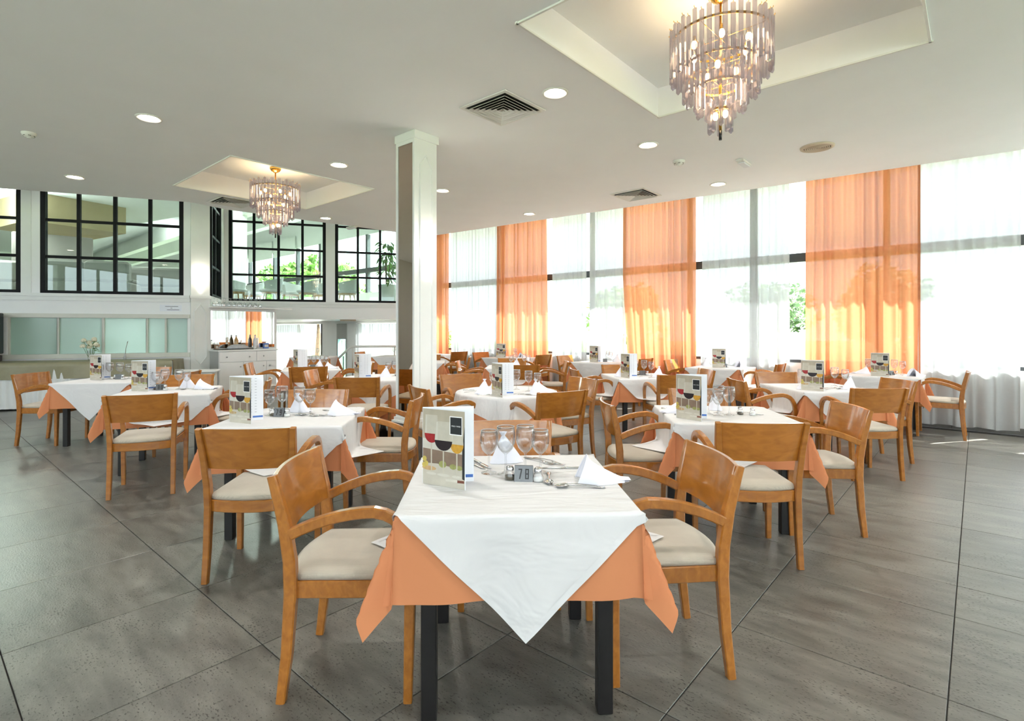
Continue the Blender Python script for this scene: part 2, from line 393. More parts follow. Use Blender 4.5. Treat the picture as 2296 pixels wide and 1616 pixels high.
# ------------------------------------------------------------------ mesh helpers
class MB:
    def __init__(s):
        s.v = []; s.f = []; s.m = []; s.sm = []
    def add(s, vs, fs, mat=0, smooth=False):
        o = len(s.v); s.v += [tuple(v) for v in vs]
        for f in fs:
            s.f.append(tuple(i+o for i in f)); s.m.append(mat); s.sm.append(smooth)
    def box(s, x0, x1, y0, y1, z0, z1, mat=0):
        s.add([(x0,y0,z0),(x1,y0,z0),(x1,y1,z0),(x0,y1,z0),(x0,y0,z1),(x1,y0,z1),(x1,y1,z1),(x0,y1,z1)],
              [(0,3,2,1),(4,5,6,7),(0,1,5,4),(1,2,6,5),(2,3,7,6),(3,0,4,7)], mat)
    def bevbox(s, x0, x1, y0, y1, z0, z1, b, mat=0):
        """box with chamfered vertical and top edges"""
        def oct_(i, z):
            a0, a1, c0, c1 = x0+i, x1-i, y0+i, y1-i
            return [(a0+b,c0,z),(a1-b,c0,z),(a1,c0+b,z),(a1,c1-b,z),(a1-b,c1,z),(a0+b,c1,z),(a0,c1-b,z),(a0,c0+b,z)]
        rings = [oct_(b, z0), oct_(0, z0+b), oct_(0, z1-b), oct_(b, z1)]
        s.loft(rings, True, mat, False, cap=True)
    def wbox(s, o, d, t0, t1, w0, w1, z0, z1, mat=0):
        """box along direction d (unit, xy) from origin o; w runs to the left-hand normal of d"""
        n = (-d[1], d[0])
        def q(t, w, z): return (o[0]+d[0]*t+n[0]*w, o[1]+d[1]*t+n[1]*w, z)
        s.add([q(t0,w0,z0),q(t1,w0,z0),q(t1,w1,z0),q(t0,w1,z0),q(t0,w0,z1),q(t1,w0,z1),q(t1,w1,z1),q(t0,w1,z1)],
              [(0,3,2,1),(4,5,6,7),(0,1,5,4),(1,2,6,5),(2,3,7,6),(3,0,4,7)], mat)
    def prism(s, poly, z0, z1, mat=0, smooth=False):
        n = len(poly)
        s.add([(x,y,z0) for x,y in poly]+[(x,y,z1) for x,y in poly],
              [tuple(range(n-1,-1,-1)), tuple(range(n,2*n))], mat)
        o = len(s.v)-2*n
        for i in range(n):
            j = (i+1)%n
            s.f.append((o+i,o+j,o+n+j,o+n+i)); s.m.append(mat); s.sm.append(smooth)
    def loft(s, rings, closed=True, mat=0, smooth=True, cap=False):
        n = len(rings[0]); o = len(s.v)
        for r in rings: s.v += [tuple(p) for p in r]
        for k in range(len(rings)-1):
            for i in range(n if closed else n-1):
                j = (i+1)%n
                s.f.append((o+k*n+i,o+k*n+j,o+(k+1)*n+j,o+(k+1)*n+i)); s.m.append(mat); s.sm.append(smooth)
        if cap:
            s.f.append(tuple(o+i for i in range(n-1,-1,-1))); s.m.append(mat); s.sm.append(False)
            s.f.append(tuple(o+(len(rings)-1)*n+i for i in range(n))); s.m.append(mat); s.sm.append(False)
    def lathe(s, prof, n=16, mat=0, smooth=True, c=(0,0,0), cap=False):
        rings = [[(c[0]+r*math.cos(2*PI*i/n), c[1]+r*math.sin(2*PI*i/n), c[2]+z) for i in range(n)] for r, z in prof]
        s.loft(rings, True, mat, smooth, cap)
    def tube(s, p0, p1, r, n=8, mat=0, r1=None):
        p0 = Vector(p0); p1 = Vector(p1); d = (p1-p0).normalized()
        a = d.orthogonal().normalized(); b = d.cross(a)
        r1 = r if r1 is None else r1
        rings = [[tuple(p+(a*math.cos(2*PI*i/n)+b*math.sin(2*PI*i/n))*q) for i in range(n)] for p, q in ((p0,r),(p1,r1))]
        s.loft(rings, True, mat, True, cap=True)
    def path(s, pts, r, n=6, mat=0):
        pts = [Vector(p) for p in pts]; rings = []
        for i, p in enumerate(pts):
            d = (pts[min(i+1,len(pts)-1)]-pts[max(i-1,0)]).normalized()
            a = d.cross(Vector((0,0,1)))
            if a.length < 1e-4: a = Vector((1,0,0))
            a.normalize(); b = d.cross(a)
            rr = r[i] if isinstance(r, (list, tuple)) else r
            rings.append([tuple(p+(a*math.cos(2*PI*k/n)+b*math.sin(2*PI*k/n))*rr) for k in range(n)])
        s.loft(rings, True, mat, True, cap=True)
    def grid(s, pts, mat=0, smooth=True, wrap=False):
        """pts[i][j] rows"""
        nr = len(pts); nc = len(pts[0]); o = len(s.v)
        for r in pts: s.v += [tuple(p) for p in r]
        for i in range(nr-1):
            for j in range(nc if wrap else nc-1):
                k = (j+1) % nc
                s.f.append((o+i*nc+j,o+i*nc+k,o+(i+1)*nc+k,o+(i+1)*nc+j)); s.m.append(mat); s.sm.append(smooth)
    def sphere(s, c, r, n=10, mat=0, sx=1, sy=1, sz=1):
        rings = []
        m = max(4, n//2)
        for k in range(m+1):
            a = -PI/2 + PI*k/m
            rr = max(1e-4, math.cos(a))
            rings.append([(c[0]+r*sx*rr*math.cos(2*PI*i/n), c[1]+r*sy*rr*math.sin(2*PI*i/n), c[2]+r*sz*math.sin(a)) for i in range(n)])
        s.loft(rings, True, mat, True)
    def mesh(s, name, mats, fix=True, bevel=0.0):
        me = bpy.data.meshes.new(name)
        me.from_pydata(s.v, [], s.f)
        if isinstance(mats, str): mats = [mats]
        for k in mats: me.materials.append(MAT[k])
        for p, mi, sm in zip(me.polygons, s.m, s.sm):
            p.material_index = mi; p.use_smooth = sm
        if fix or bevel:
            bm = bmesh.new(); bm.from_mesh(me)
            if bevel:
                bmesh.ops.remove_doubles(bm, verts=bm.verts, dist=1e-5)
                es = [e for e in bm.edges if len(e.link_faces) == 2 and e.calc_face_angle(0) > R(40)]
                bmesh.ops.bevel(bm, geom=es, offset=bevel, segments=1, affect='EDGES', clamp_overlap=True)
            if fix: bmesh.ops.recalc_face_normals(bm, faces=bm.faces)
            bm.to_mesh(me); bm.free()
        me.update()
        return me
    def obj(s, name, mats, parent=None, fix=True, bevel=0.0, **kw):
        return link(name, s.mesh(name, mats, fix, bevel), parent, **kw)

def link(name, me, parent=None, loc=None, rot=None, scale=None):
    o = bpy.data.objects.new(name, me)
    COL.objects.link(o)
    if parent is not None: o.parent = parent
    if loc is not None: o.location = loc
    if rot is not None: o.rotation_euler = rot if isinstance(rot, (tuple, list)) else (0, 0, rot)
    if scale is not None: o.scale = scale
    return o
def tag(o, label, cat, group=None):
    o['label'] = label; o['category'] = cat
    if group: o['group'] = group
    return o
def thing(name, label, cat, loc=(0,0,0), rz=0.0, group=None):
    o = bpy.data.objects.new(name, None); COL.objects.link(o)
    o.empty_display_size = 0.1
    o.location = loc; o.rotation_euler = (0, 0, rz)
    return tag(o, label, cat, group)
def struct(o, label=None):
    o['kind'] = 'structure'
    if label: o['label'] = label
    return o
def sempty(name, loc=(0,0,0), rz=0.0, label=None):
    o = bpy.data.objects.new(name, None); COL.objects.link(o); o.location = loc; o.rotation_euler = (0,0,rz)
    return struct(o, label)
# ================================================================== STRUCTURE
def inpoly(x, y, poly):
    c = False; j = len(poly)-1
    for i in range(len(poly)):
        xi, yi = poly[i]; xj, yj = poly[j]
        if (yi > y) != (yj > y) and x < (xj-xi)*(y-yi)/(yj-yi)+xi: c = not c
        j = i
    return c
def xy(v): return (v.x, v.y)

D1 = Vector((0.9455, 0.3256)).normalized()      # direction of the left wall with the black windows
O1 = Vector((-8.73, 9.69))
D2 = Vector((0.955, 0.2966)).normalized()       # direction of the back wall with the black windows
O2 = Vector((-6.79, 12.78))
NR = 9.55                                       # inner face of the curtain wall

W1L = (O1.x-6*D1.x, O1.y-6*D1.y)
FLOOR_POLY = [xy(P(-6.5, 9.6)), xy(P(-6.5, -5.5)), xy(P(12.0, -5.5)), W1L, (-6.3, 10.5), (-6.08, 10.76), (-6.79, 12.78), (-2.5, 14.1), xy(P(11.4, 9.6))]

# ---- floor: dark joint bed with single tiles on it
fm = MB(); fm.prism(FLOOR_POLY, -0.20, -0.006)
floor = struct(fm.obj('floor', 'grout'), 'grey stone tile floor')
TP = 0.755
def tile_mesh(a, b):
    t = MB(); g = 0.0022; c = 0.0016
    x0, x1, y0, y1 = g, a-g, g, b-g
    rings = [[(x0,y0,-0.010),(x1,y0,-0.010),(x1,y1,-0.010),(x0,y1,-0.010)],
             [(x0,y0,-c),(x1,y0,-c),(x1,y1,-c),(x0,y1,-c)],
             [(x0+c,y0+c,0),(x1-c,y0+c,0),(x1-c,y1-c,0),(x0+c,y1-c,0)]]
    t.loft(rings, True, 0, False, cap=True)
    return t
TM = {'full': tile_mesh(TP, TP).mesh('tile', 'tile_stone'),
      'wide': tile_mesh(TP, 0.408).mesh('tile_wide', 'tile_stone'),
      'slim': tile_mesh(TP, TP-0.408).mesh('tile_slim', 'tile_stone')}
RZT = math.atan2(E1.y, E1.x)          # local x = s, local y must be n: mirror handled by choosing corner
far_tiles = MB()
cand = []
for i in range(-11, 20):
    for j in range(-11, 13):
        s0 = 0.082 + TP*i; n0 = 0.290 + TP*j
        parts = [(n0, TP, 'full')]
        if j == 4: parts = [(n0, 0.408, 'wide'), (n0+0.408, TP-0.408, 'slim')]
        for nn, w, k in parts:
            c = P(s0+TP/2, nn+w/2)
            if not inpoly(c.x, c.y, FLOOR_POLY): continue
            vis = False
            for ds in (0, TP):
                for dn in (0, w):
                    q = P(s0+ds, nn+dn)
                    if q.y > 1.2 and abs(q.x)/q.y < 1.12: vis = True
            cand.append((c.length, s0, nn, w, k, vis))
cand.sort()
nt_ = 0
for dist, s0, nn, w, k, vis in cand:
    # tile local frame: x along +s, y along -n (right-handed), so the corner sits at n+w
    loc = P(s0, nn+w)
    if vis and nt_ < 298:
        link('tile', TM[k], floor, loc=loc, rot=RZT)
        nt_ += 1
    else:
        a = P(s0+0.002, nn+0.002); b = P(s0+TP-0.002, nn+0.002); c = P(s0+TP-0.002, nn+w-0.002); d = P(s0+0.002, nn+w-0.002)
        far_tiles.add([(a.x,a.y,0),(b.x,b.y,0),(c.x,c.y,0),(d.x,d.y,0)], [(0,1,2,3)])
ft = far_tiles.obj('tile_field', 'tile_stone', floor); ft['kind'] = 'stuff'

# ---- lower main ceiling with two square coffers
TRAYS = [(0.25, 2.36, 2.76, 4.90), (6.73, 8.75, 2.62, 4.65)]
CE_R = [(-2.05, 12.13), (-1.656, 11.83), (5.888, 6.225), (11.8, 1.83)]
CE_L = [(-13.98, 5.55), (-7.556, 7.90), (-5.277, 8.758), (-4.951, 9.313), (-2.51, 11.45)]
CEIL_POLY = CE_R + [xy(P(-6.5, 9.6)), xy(P(-6.5, -5.5)), xy(P(12.0, -5.5))] + CE_L
bm = bmesh.new()
def loop_edges(pts, z):
    vs = [bm.verts.new((x, y, z)) for x, y in pts]
    return [bm.edges.new((vs[i], vs[(i+1) % len(vs)])) for i in range(len(vs))]
alle = loop_edges(CEIL_POLY, CEIL)
for s0, s1, n0, n1 in TRAYS:
    alle += loop_edges([xy(P(s0,n0)), xy(P(s1,n0)), xy(P(s1,n1)), xy(P(s0,n1))], CEIL)
bmesh.ops.triangle_fill(bm, use_beauty=True, use_dissolve=False, edges=alle)
for f in bm.faces:
    if f.normal.z > 0: f.normal_flip()
me = bpy.data.meshes.new('ceiling'); bm.to_mesh(me); bm.free(); me.materials.append(MAT['ceiling_paint'])
ceiling = struct(link('ceiling', me), 'flat white ceiling with two square coffers')
fa = MB()  # unseen upright sheets added to stop light leaking over the ceiling
for chain in (CE_R, CE_L + [CE_R[0]]):
    for (x0, y0), (x1, y1) in zip(chain[:-1], chain[1:]):
        fa.add([(x0,y0,CEIL),(x1,y1,CEIL),(x1,y1,ROOF),(x0,y0,ROOF)], [(0,1,2,3)])
fa.obj('ceiling_edge', 'ceiling_paint', ceiling, fix=False)
for s0, s1, n0, n1 in TRAYS:
    t = MB(); zt = CEIL+0.28
    c = [P(s0,n0), P(s1,n0), P(s1,n1), P(s0,n1)]
    lo = [(p.x,p.y,CEIL) for p in c]; hi = [(p.x,p.y,zt) for p in c]
    t.add(lo+hi, [(0,1,5,4),(1,2,6,5),(2,3,7,6),(3,0,4,7),(4,5,6,7)])
    t.obj('coffer', 'ceiling_paint', ceiling, fix=False)
    for a, b in ((0,1),(1,2),(2,3),(3,0)):       # thin plaster lip round the opening
        d = (c[b]-c[a]); L_ = d.length; d = d/L_
        m_ = MB(); m_.wbox((c[a].x, c[a].y), (d.x, d.y), -0.012, L_+0.012, -0.014, 0.002, CEIL-0.012, CEIL+0.001)
        m_.obj('coffer_lip', 'trim_paint', ceiling)
# ---- upper roof above everything
rm = MB(); rm.prism([xy(P(-7.7,9.72)), xy(P(-7.7,-7.7)), xy(P(40.2,-7.7)), xy(P(40.2,9.72))], ROOF, ROOF+0.2)
struct(rm.obj('ceiling_upper', 'ceiling_paint'), 'upper white ceiling over the lounge level')

# ---- curtain wall: parapet, lintel, window bays with transom
cw = MB()
def snbox(m, s0, s1, n0, n1, z0, z1, mat=0):
    m.prism([xy(P(s0,n0)), xy(P(s1,n0)), xy(P(s1,n1)), xy(P(s0,n1))], z0, z1, mat)
snbox(cw, -7.6, 11.6, NR, NR+0.15, -1.2, 0.83)
snbox(cw, -7.6, 11.6, NR, NR+0.15, 3.98, ROOF)
wall_right = struct(cw.obj('wall_right', 'plaster'), 'white parapet wall under the curtained windows')
MULL = [11.21, 8.66, 6.11, 4.00, 1.01, -1.54, -4.09, -6.64]
wi = 0
def pane_sn(parent, s0, s1, n, z0, z1, mat='window_glass', name='pane'):
    m = MB(); a = P(s0, n); b = P(s1, n)
    m.wbox((a.x, a.y), tuple(((b-a).normalized()).xy), 0, (b-a).length, -0.004, 0.004, z0, z1)
    return m.obj(name, mat, parent)
for k in range(len(MULL)-1):
    s1, s0 = MULL[k], MULL[k+1]; wi += 1
    w = sempty('window_%d' % wi, label='tall window bay behind the curtains')
    f = MB(); snbox(f, s0-0.04, s0+0.04, NR+0.02, NR+0.10, 0.83, 3.98); f.obj('mullion', 'dark_frame', w)
    f = MB(); snbox(f, s0+0.04, s1-0.04, NR+0.02, NR+0.10, 2.46, 2.60); f.obj('transom', 'dark_frame', w)
    f = MB(); snbox(f, s0+0.04, s1-0.04, NR+0.02, NR+0.10, 0.83, 0.88); f.obj('window_sill', 'dark_frame', w)
    pane_sn(w, s0+0.04, s1-0.04, NR+0.06, 0.88, 2.46)
    pane_sn(w, s0+0.04, s1-0.04, NR+0.06, 2.60, 3.98)
c_ = P(1.7, NR+0.30, 2.4); portal(c_, 18.8, 3.2, E2)
# skirting of grey stone tiles under the curtains
bb = sempty('baseboard_right', label='grey stone skirting under the curtains')
for k in range(14):
    s0 = -2.0 + 0.755*k
    m = MB(); snbox(m, s0+0.002, s0+0.753, NR-0.014, NR-0.001, 0.0, 0.085); m.obj('skirting_tile', 'grey_stone', bb)
bk = MB(); snbox(bk, -7.5, 11.4, NR-0.006, NR-0.0005, 0.0, 0.08); bk.obj('skirting_bed', 'grout', bb)
# curtain rail in the pocket above the ceiling edge
pk = MB(); snbox(pk, -6.6, 11.5, 6.9, NR+0.15, 4.30, 4.40)
struct(pk.obj('ceiling_pocket', 'ceiling_paint'), 'white ceiling of the curtain pocket')
rl = MB(); snbox(rl, -4.0, 11.3, NR-0.20, NR-0.10, 4.20, 4.298)
struct(rl.obj('trim_1', 'white_lacquer'), 'white curtain rail hidden in the ceiling pocket')
# white canopy outside shading the upper half of the windows
ca = MB(); snbox(ca, -9, 11.6, NR+0.15, 11.15, 4.02, 4.16)
struct(ca.obj('canopy', 'canopy_white'), 'white canopy slab over the windows outside')

# ---- walls behind the viewer; their unseen windows are added to light the room
def windowed_wall(name, o, d, length, n_win, z0=1.70, z1=3.42, nrm=None, sign=1):
    m = MB()
    m.wbox(o, d, -0.1, length+0.1, 0, 0.18*sign, -0.3, z0)
    m.wbox(o, d, -0.1, length+0.1, 0, 0.18*sign, z1, ROOF)
    pw = length/n_win
    for k in range(n_win+1):
        t = k*pw
        m.wbox(o, d, max(-0.1, t-0.12), min(length+0.1, t+0.12), 0, 0.18*sign, z0, z1)
    w = struct(m.obj(name, 'plaster'), 'white wall with added windows behind the viewer')
    global wi
    for k in range(n_win):
        wi += 1
        e = sempty('window_%d' % wi, label='unseen window behind the viewer, added to light the room')
        g = MB(); g.wbox(o, d, k*pw+0.12, (k+1)*pw-0.12, 0.08*sign, 0.09*sign, z0, z1); g.obj('pane', 'window_glass', e)
        fr = MB()
        tm = (k+0.5)*pw
        fr.wbox(o, d, tm-0.03, tm+0.03, 0.05*sign, 0.12*sign, z0, z1)
        fr.obj('mullion', 'dark_frame', e)
        n = Vector((-d[1], d[0], 0))*sign
        c = Vector((o[0]+d[0]*tm, o[1]+d[1]*tm, (z0+z1)/2)) + n*0.25
        portal(c, pw-0.24, z1-z0, n)
    return w
a = P(-6.5, -5.5)
windowed_wall('wall_rear', (a.x, a.y), (E2.x, E2.y), 15.1, 6, sign=-1)
b = P(12.0, -5.5)
windowed_wall('wall_side', (b.x, b.y), (-E1.x, -E1.y), 18.5, 7, sign=-1)
c0 = P(12.0, -5.5); lw = MB()
dd = Vector((W1L[0]-c0.x, W1L[1]-c0.y)); Ld = dd.length; dd.normalize()
lw.wbox((c0.x, c0.y), (dd.x, dd.y), -0.2, Ld+0.2, -0.15, 0.0, -0.2, ROOF)
struct(lw.obj('wall_left_end', 'plaster'), 'white end wall at the far left')

# ---- left wall: frosted strip windows below, black grid windows above
o1 = (O1.x, O1.y); d1 = (D1.x, D1.y)
m = MB()
m.wbox(o1, d1, -6, 2.56, 0, 0.18, -0.2, 0.90)
m.wbox(o1, d1, -6, -0.33, 0, 0.18, 0.90, 1.58)
m.wbox(o1, d1, 2.50, 2.56, 0, 0.18, 0.90, 1.58)
m.wbox(o1, d1, -6, 2.56, 0, 0.18, 1.58, 2.03)
m.wbox(o1, d1, -6, -1.60, 0, 0.18, 2.03, ROOF)
m.wbox(o1, d1, -0.129, 0.150, 0, 0.18, 2.03, ROOF)
m.wbox(o1, d1, 2.430, 2.56, 0, 0.18, 2.03, ROOF)
wall_left = struct(m.obj('wall_left', 'plaster'), 'white left wall with frosted strip windows and black grid windows')
ti = 1
def trim(o, d, t0, t1, w0, w1, z0, z1, mat='trim_paint', label='painted moulding along the wall'):
    global ti
    ti += 1
    q = MB(); q.wbox(o, d, t0, t1, w0, w1, z0, z1)
    return struct(q.obj('trim_%d' % ti, mat), label)
trim(o1, d1, -6, 2.54, -0.05, 0.0, 1.975, 2.03, label='ledge moulding under the black windows of the left wall')
trim(o1, d1, -6, 2.54, -0.025, 0.0, 1.90, 1.975, 'trim_paint', 'lower step of the ledge moulding on the left wall')
trim(o1, d1, -0.42, 2.54, -0.03, 0.0, 1.585, 1.66, 'warm_trim', 'cream frame above the frosted strip window')
trim(o1, d1, -0.42, 2.54, -0.03, 0.0, 0.83, 0.915, 'warm_trim', 'cream frame under the frosted strip window')
trim(o1, d1, -0.129, 0.02, -0.012, 0.0, 2.03, CEIL+0.5, 'trim_paint', 'flat pilaster between the black windows')
FRO = [(-0.303,0.392),(0.422,1.084),(1.122,1.793),(1.825,2.110),(2.137,2.490)]
for k, (t0, t1) in enumerate(FRO):
    wi += 1
    e = sempty('window_%d' % wi, label='frosted glass pane of the strip window in the left wall')
    g = MB(); g.wbox(o1, d1, t0, t1, 0.06, 0.07, 0.915, 1.585); g.obj('pane', 'frosted_glass', e)
    fr = MB()
    fr.wbox(o1, d1, t0-0.030, t0, 0.02, 0.12, 0.90, 1.585); fr.wbox(o1, d1, t1, t1+0.012, 0.02, 0.12, 0.90, 1.585)
    fr.obj('jamb', 'warm_trim', e)

def grid_window(o, d, t0, t1, z0, z1, cols, rowz, label, glass='lounge_glass'):
    global wi
    wi += 1
    e = sempty('window_%d' % wi, label=label)
    bw = 0.048
    fr = MB()
    fr.wbox(o, d, t0, t0+0.075, 0.0, 0.10, z0, z1); fr.wbox(o, d, t1-0.075, t1, 0.0, 0.10, z0, z1)
    fr.wbox(o, d, t0, t1, 0.0, 0.10, z0, z0+0.055)
    fr.obj('window_frame', 'black_frame', e)
    cw_ = (t1-t0)/cols
    for k in range(1, cols):
        q = MB(); q.wbox(o, d, t0+k*cw_-bw/2*1.2, t0+k*cw_+bw/2*1.2, 0.02, 0.08, z0, z1); q.obj('glazing_bar', 'black_frame', e)
    zs = [z for z in rowz if z0 < z < z1]
    for z in zs:
        q = MB(); q.wbox(o, d, t0, t1, 0.022, 0.078, z-bw/2, z+bw/2); q.obj('glazing_bar', 'black_frame', e)
    lv = [z0] + zs + [z1]
    for k in range(cols):
        for za, zb in zip(lv[:-1], lv[1:]):
            q = MB(); q.wbox(o, d, t0+k*cw_+0.02, t0+(k+1)*cw_-0.02, 0.047, 0.053, za+0.01, zb-0.01)
            q.obj('pane', glass, e)
    return e
Z1R = [2.03+0.674*k for k in range(1, 4)]
grid_window(o1, d1, -1.60, -0.129, 2.03, ROOF, 2, Z1R, 'black grid window at the left picture edge')
grid_window(o1, d1, 0.150, 2.430, 2.03, ROOF, 4, Z1R, 'wide black grid window in the left wall')

# ---- back wall, further away, open below
o2 = (O2.x, O2.y); d2 = (D2.x, D2.y)
m = MB()
m.wbox(o2, d2, -0.12, 5.2, 0, 0.18, 1.62, 2.05)
m.wbox(o2, d2, -0.12, 1.02, 0, 0.18, -0.2, 1.62)
m.wbox(o2, d2, -0.12, 0.02, 0, 0.18, 2.05, ROOF)
m.wbox(o2, d2, 2.215, 2.435, 0, 0.18, 2.05, ROOF)
m.wbox(o2, d2, 4.65, 5.2, 0, 0.18, 2.05, ROOF)
wall_back = struct(m.obj('wall_back', 'plaster'), 'white back wall with black grid windows over an open passage')
trim(o2, d2, -0.12, 5.1, -0.05, 0.0, 1.99, 2.05, label='ledge moulding under the black windows of the back wall')
trim(o2, d2, -0.12, 5.1, -0.025, 0.0, 1.92, 1.99, label='lower step of the ledge moulding on the back wall')
Z2R = [2.05+0.640*k for k in range(1, 4)]
grid_window(o2, d2, 0.02, 2.215, 2.05, ROOF, 4, Z2R, 'black grid window left of centre in the back wall')
grid_window(o2, d2, 2.435, 4.65, 2.05, ROOF, 4, Z2R, 'black grid window beside the mirrored column')
# return wall between the two
oR = (-6.08, 10.76); eR = Vector((-6.85+6.08, 12.76-10.76)); LR = eR.length; eR.normalize(); dR = (eR.x, eR.y)
m = MB()
m.wbox(oR, dR, 0.0, LR, 0, 0.15, -0.2, 2.05)
m.wbox(oR, dR, 1.62, LR, 0, 0.15, 2.05, ROOF)
struct(m.obj('wall_return', 'plaster'), 'narrow return wall beside the sideboard mirror')
grid_window(oR, dR, 0.30, 1.62, 2.05, ROOF, 2, Z2R, 'narrow black grid window seen edge-on')

# ---- columns
def hexpanel(m, o, d, t0, t1, z0, z1, off, wid=0.022, pro=0.014, mat=0):
    """raised pointed moulding on a column face"""
    tm = (t0+t1)/2; k = (t1-t0)*0.62
    out = [(tm,z1),(t1,z1-k),(t1,z0+k),(tm,z0),(t0,z0+k),(t0,z1-k)]
    n = (-d[1], d[0])
    def inset(q):
        cx, cz = tm, (z0+z1)/2
        r = []
        for (t, z) in out:
            r.append((t + (-q if t > tm+1e-6 else (q if t < tm-1e-6 else 0)), z + (-q*1.3 if z > cz else q*1.3)))
        return r
    def pt(t, z, w): return (o[0]+d[0]*t+n[0]*w, o[1]+d[1]*t+n[1]*w, z)
    rings = [[pt(t,z,0.0) for t,z in out], [pt(t,z,-pro) for t,z in inset(wid*0.25)], [pt(t,z,-pro) for t,z in inset(wid*0.75)], [pt(t,z,0.0) for t,z in inset(wid)]]
    m.loft(rings, True, mat, False)
def column(name, corner, wa, wb, label, mirror=True, plinth=True):
    """corner = nearest edge; face A (width wa) runs along E1, face B (width wb) along E2"""
    e = sempty(name, label=label)
    c = Vector((corner[0], corner[1], 0))
    def poly(g):
        return [xy(c-E1*g-E2*g), xy(c-E1*g+E2*(wb+g)), xy(c+E1*(wa+g)+E2*(wb+g)), xy(c+E1*(wa+g)-E2*g)]
    q = MB(); q.prism(poly(0), 0.0, CEIL); q.obj('shaft', 'trim_paint', e)
    if plinth:
        q = MB(); q.prism(poly(0.025), 0.0, 0.375); q.obj('plinth', 'grey_stone', e)
        q = MB(); q.prism(poly(0.040), 0.375, 0.395); q.prism(poly(0.022), 0.395, 0.43); q.obj('plinth_cap', 'trim_paint', e)
    q = MB(); q.prism(poly(0.016), CEIL-0.085, CEIL-0.002); q.obj('crown', 'trim_paint', e)
    oB = xy(c); dB = (E2.x, E2.y)
    q = MB(); hexpanel(q, oB, dB, 0.055, wb-0.055, 0.50, 3.22, 0); q.obj('moulding', 'trim_paint', e)
    if mirror:
        oA = xy(c+E1*wa); dA = (-E1.x, -E1.y)
        q = MB(); q.wbox(oA, dA, 0.035, wa-0.028, -0.004, 0.0, 0.50, CEIL-0.125); q.obj('mirror_panel', 'mirror_bronze', e)
        q = MB()
        q.wbox(oA, dA, 0.0, 0.035, -0.012, 0, 0.43, CEIL-0.085); q.wbox(oA, dA, wa-0.028, wa, -0.012, 0, 0.43, CEIL-0.085)
        q.wbox(oA, dA, 0.035, wa-0.028, -0.012, 0, 0.43, 0.50); q.wbox(oA, dA, 0.035, wa-0.028, -0.012, 0, CEIL-0.125, CEIL-0.085)
        q.obj('mirror_frame', 'trim_paint', e)
    return e
column('column', (-1.01, 5.575), 0.31, 0.295, 'white square column with bronze mirror panel and pointed moulding')
col2 = sempty('column_wall', label='white wall column between left wall and sideboard')
c2 = Vector((-6.3, 10.5, 0))
q = MB(); q.prism([xy(c2), xy(c2+E2*0.345), xy(c2+E2*0.345+E1*0.5), xy(c2+E1*0.5)], 0, ROOF); q.obj('shaft', 'trim_paint', col2)
q = MB(); hexpanel(q, xy(c2), (E2.x, E2.y), 0.05, 0.295, 0.66, 1.88, 0); q.obj('moulding', 'trim_paint', col2)
q = MB(); q.wbox(xy(c2), (E2.x, E2.y), -0.02, 0.36, -0.02, 0, 1.98, 2.04); q.obj('ledge', 'trim_paint', col2)

# ---- lounge level floor, its walls and the lower room behind the passage
lf = MB()
lf.prism([W1L, (-6.28, 10.62), (-6.2, 10.8), (-6.9, 12.86), (-2.4, 14.22), xy(P(11.5, 9.55)), xy(P(40, 9.55)), xy(P(40, -7.6)), xy(P(12.2, -7.6))], 1.64, 1.95)
struct(lf.obj('floor_upper', 'lounge_floor'), 'raised lounge floor behind the black windows')
lo = MB(); lo.prism([xy(P(11.3,9.6)), xy(P(40,9.6)), xy(P(40,-7.6)), xy(P(12.3,-7.6)), W1L, (-6.2,10.8), (-6.9,12.86), (-2.5,14.1)], -1.15, -1.0)
struct(lo.obj('floor_lower', 'lounge_floor'), 'floor of the lower room behind the passage')
rs = MB(); rs.wbox(o2, d2, 0.9, 5.0, 0.0, 0.18, -1.0, 0.0); struct(rs.obj('wall_step', 'plaster'), 'low wall below the passage edge')
ew = MB(); snbox(ew, 40.0, 40.15, -7.7, 9.7, -1.15, ROOF)
struct(ew.obj('wall_far', 'plaster'), 'white far wall of the lounge')
nw = MB(); snbox(nw, 12.0, 40.1, -7.75, -7.6, -1.15, ROOF)
struct(nw.obj('wall_lounge_side', 'plaster'), 'white side wall of the lounge')
# window side of the lounge and the lower room (same plane as the curtain wall)
lw_ = MB()
snbox(lw_, 11.4, 40.0, NR, NR+0.15, 1.55, 2.50)
snbox(lw_, 11.4, 40.0, NR, NR+0.15, -1.15, -0.95)
for s0, s1 in ((11.4, 12.4), (14.75, 15.35), (15.95, 16.9), (20.6, 21.2), (24.0, 40.0)):
    snbox(lw_, s0, s1, NR, NR+0.15, -0.95, 1.55)
for s0, s1 in ((11.4, 11.9), (38.0, 40.0)):
    snbox(lw_, s0, s1, NR, NR+0.15, 2.50, 4.30)
snbox(lw_, 16.45, 17.0, NR, NR+0.15, 2.50, 4.30)
snbox(lw_, 11.4, 40.0, NR+0.001, NR+0.149, 4.30, ROOF)
struct(lw_.obj('wall_lounge_window', 'plaster'), 'window wall of the lounge and the lower room')
SL = [11.9, 14.2, 16.45, 17.0, 18.6, 20.4, 22.6, 25.0, 28.0, 31.0, 34.5, 38.0]
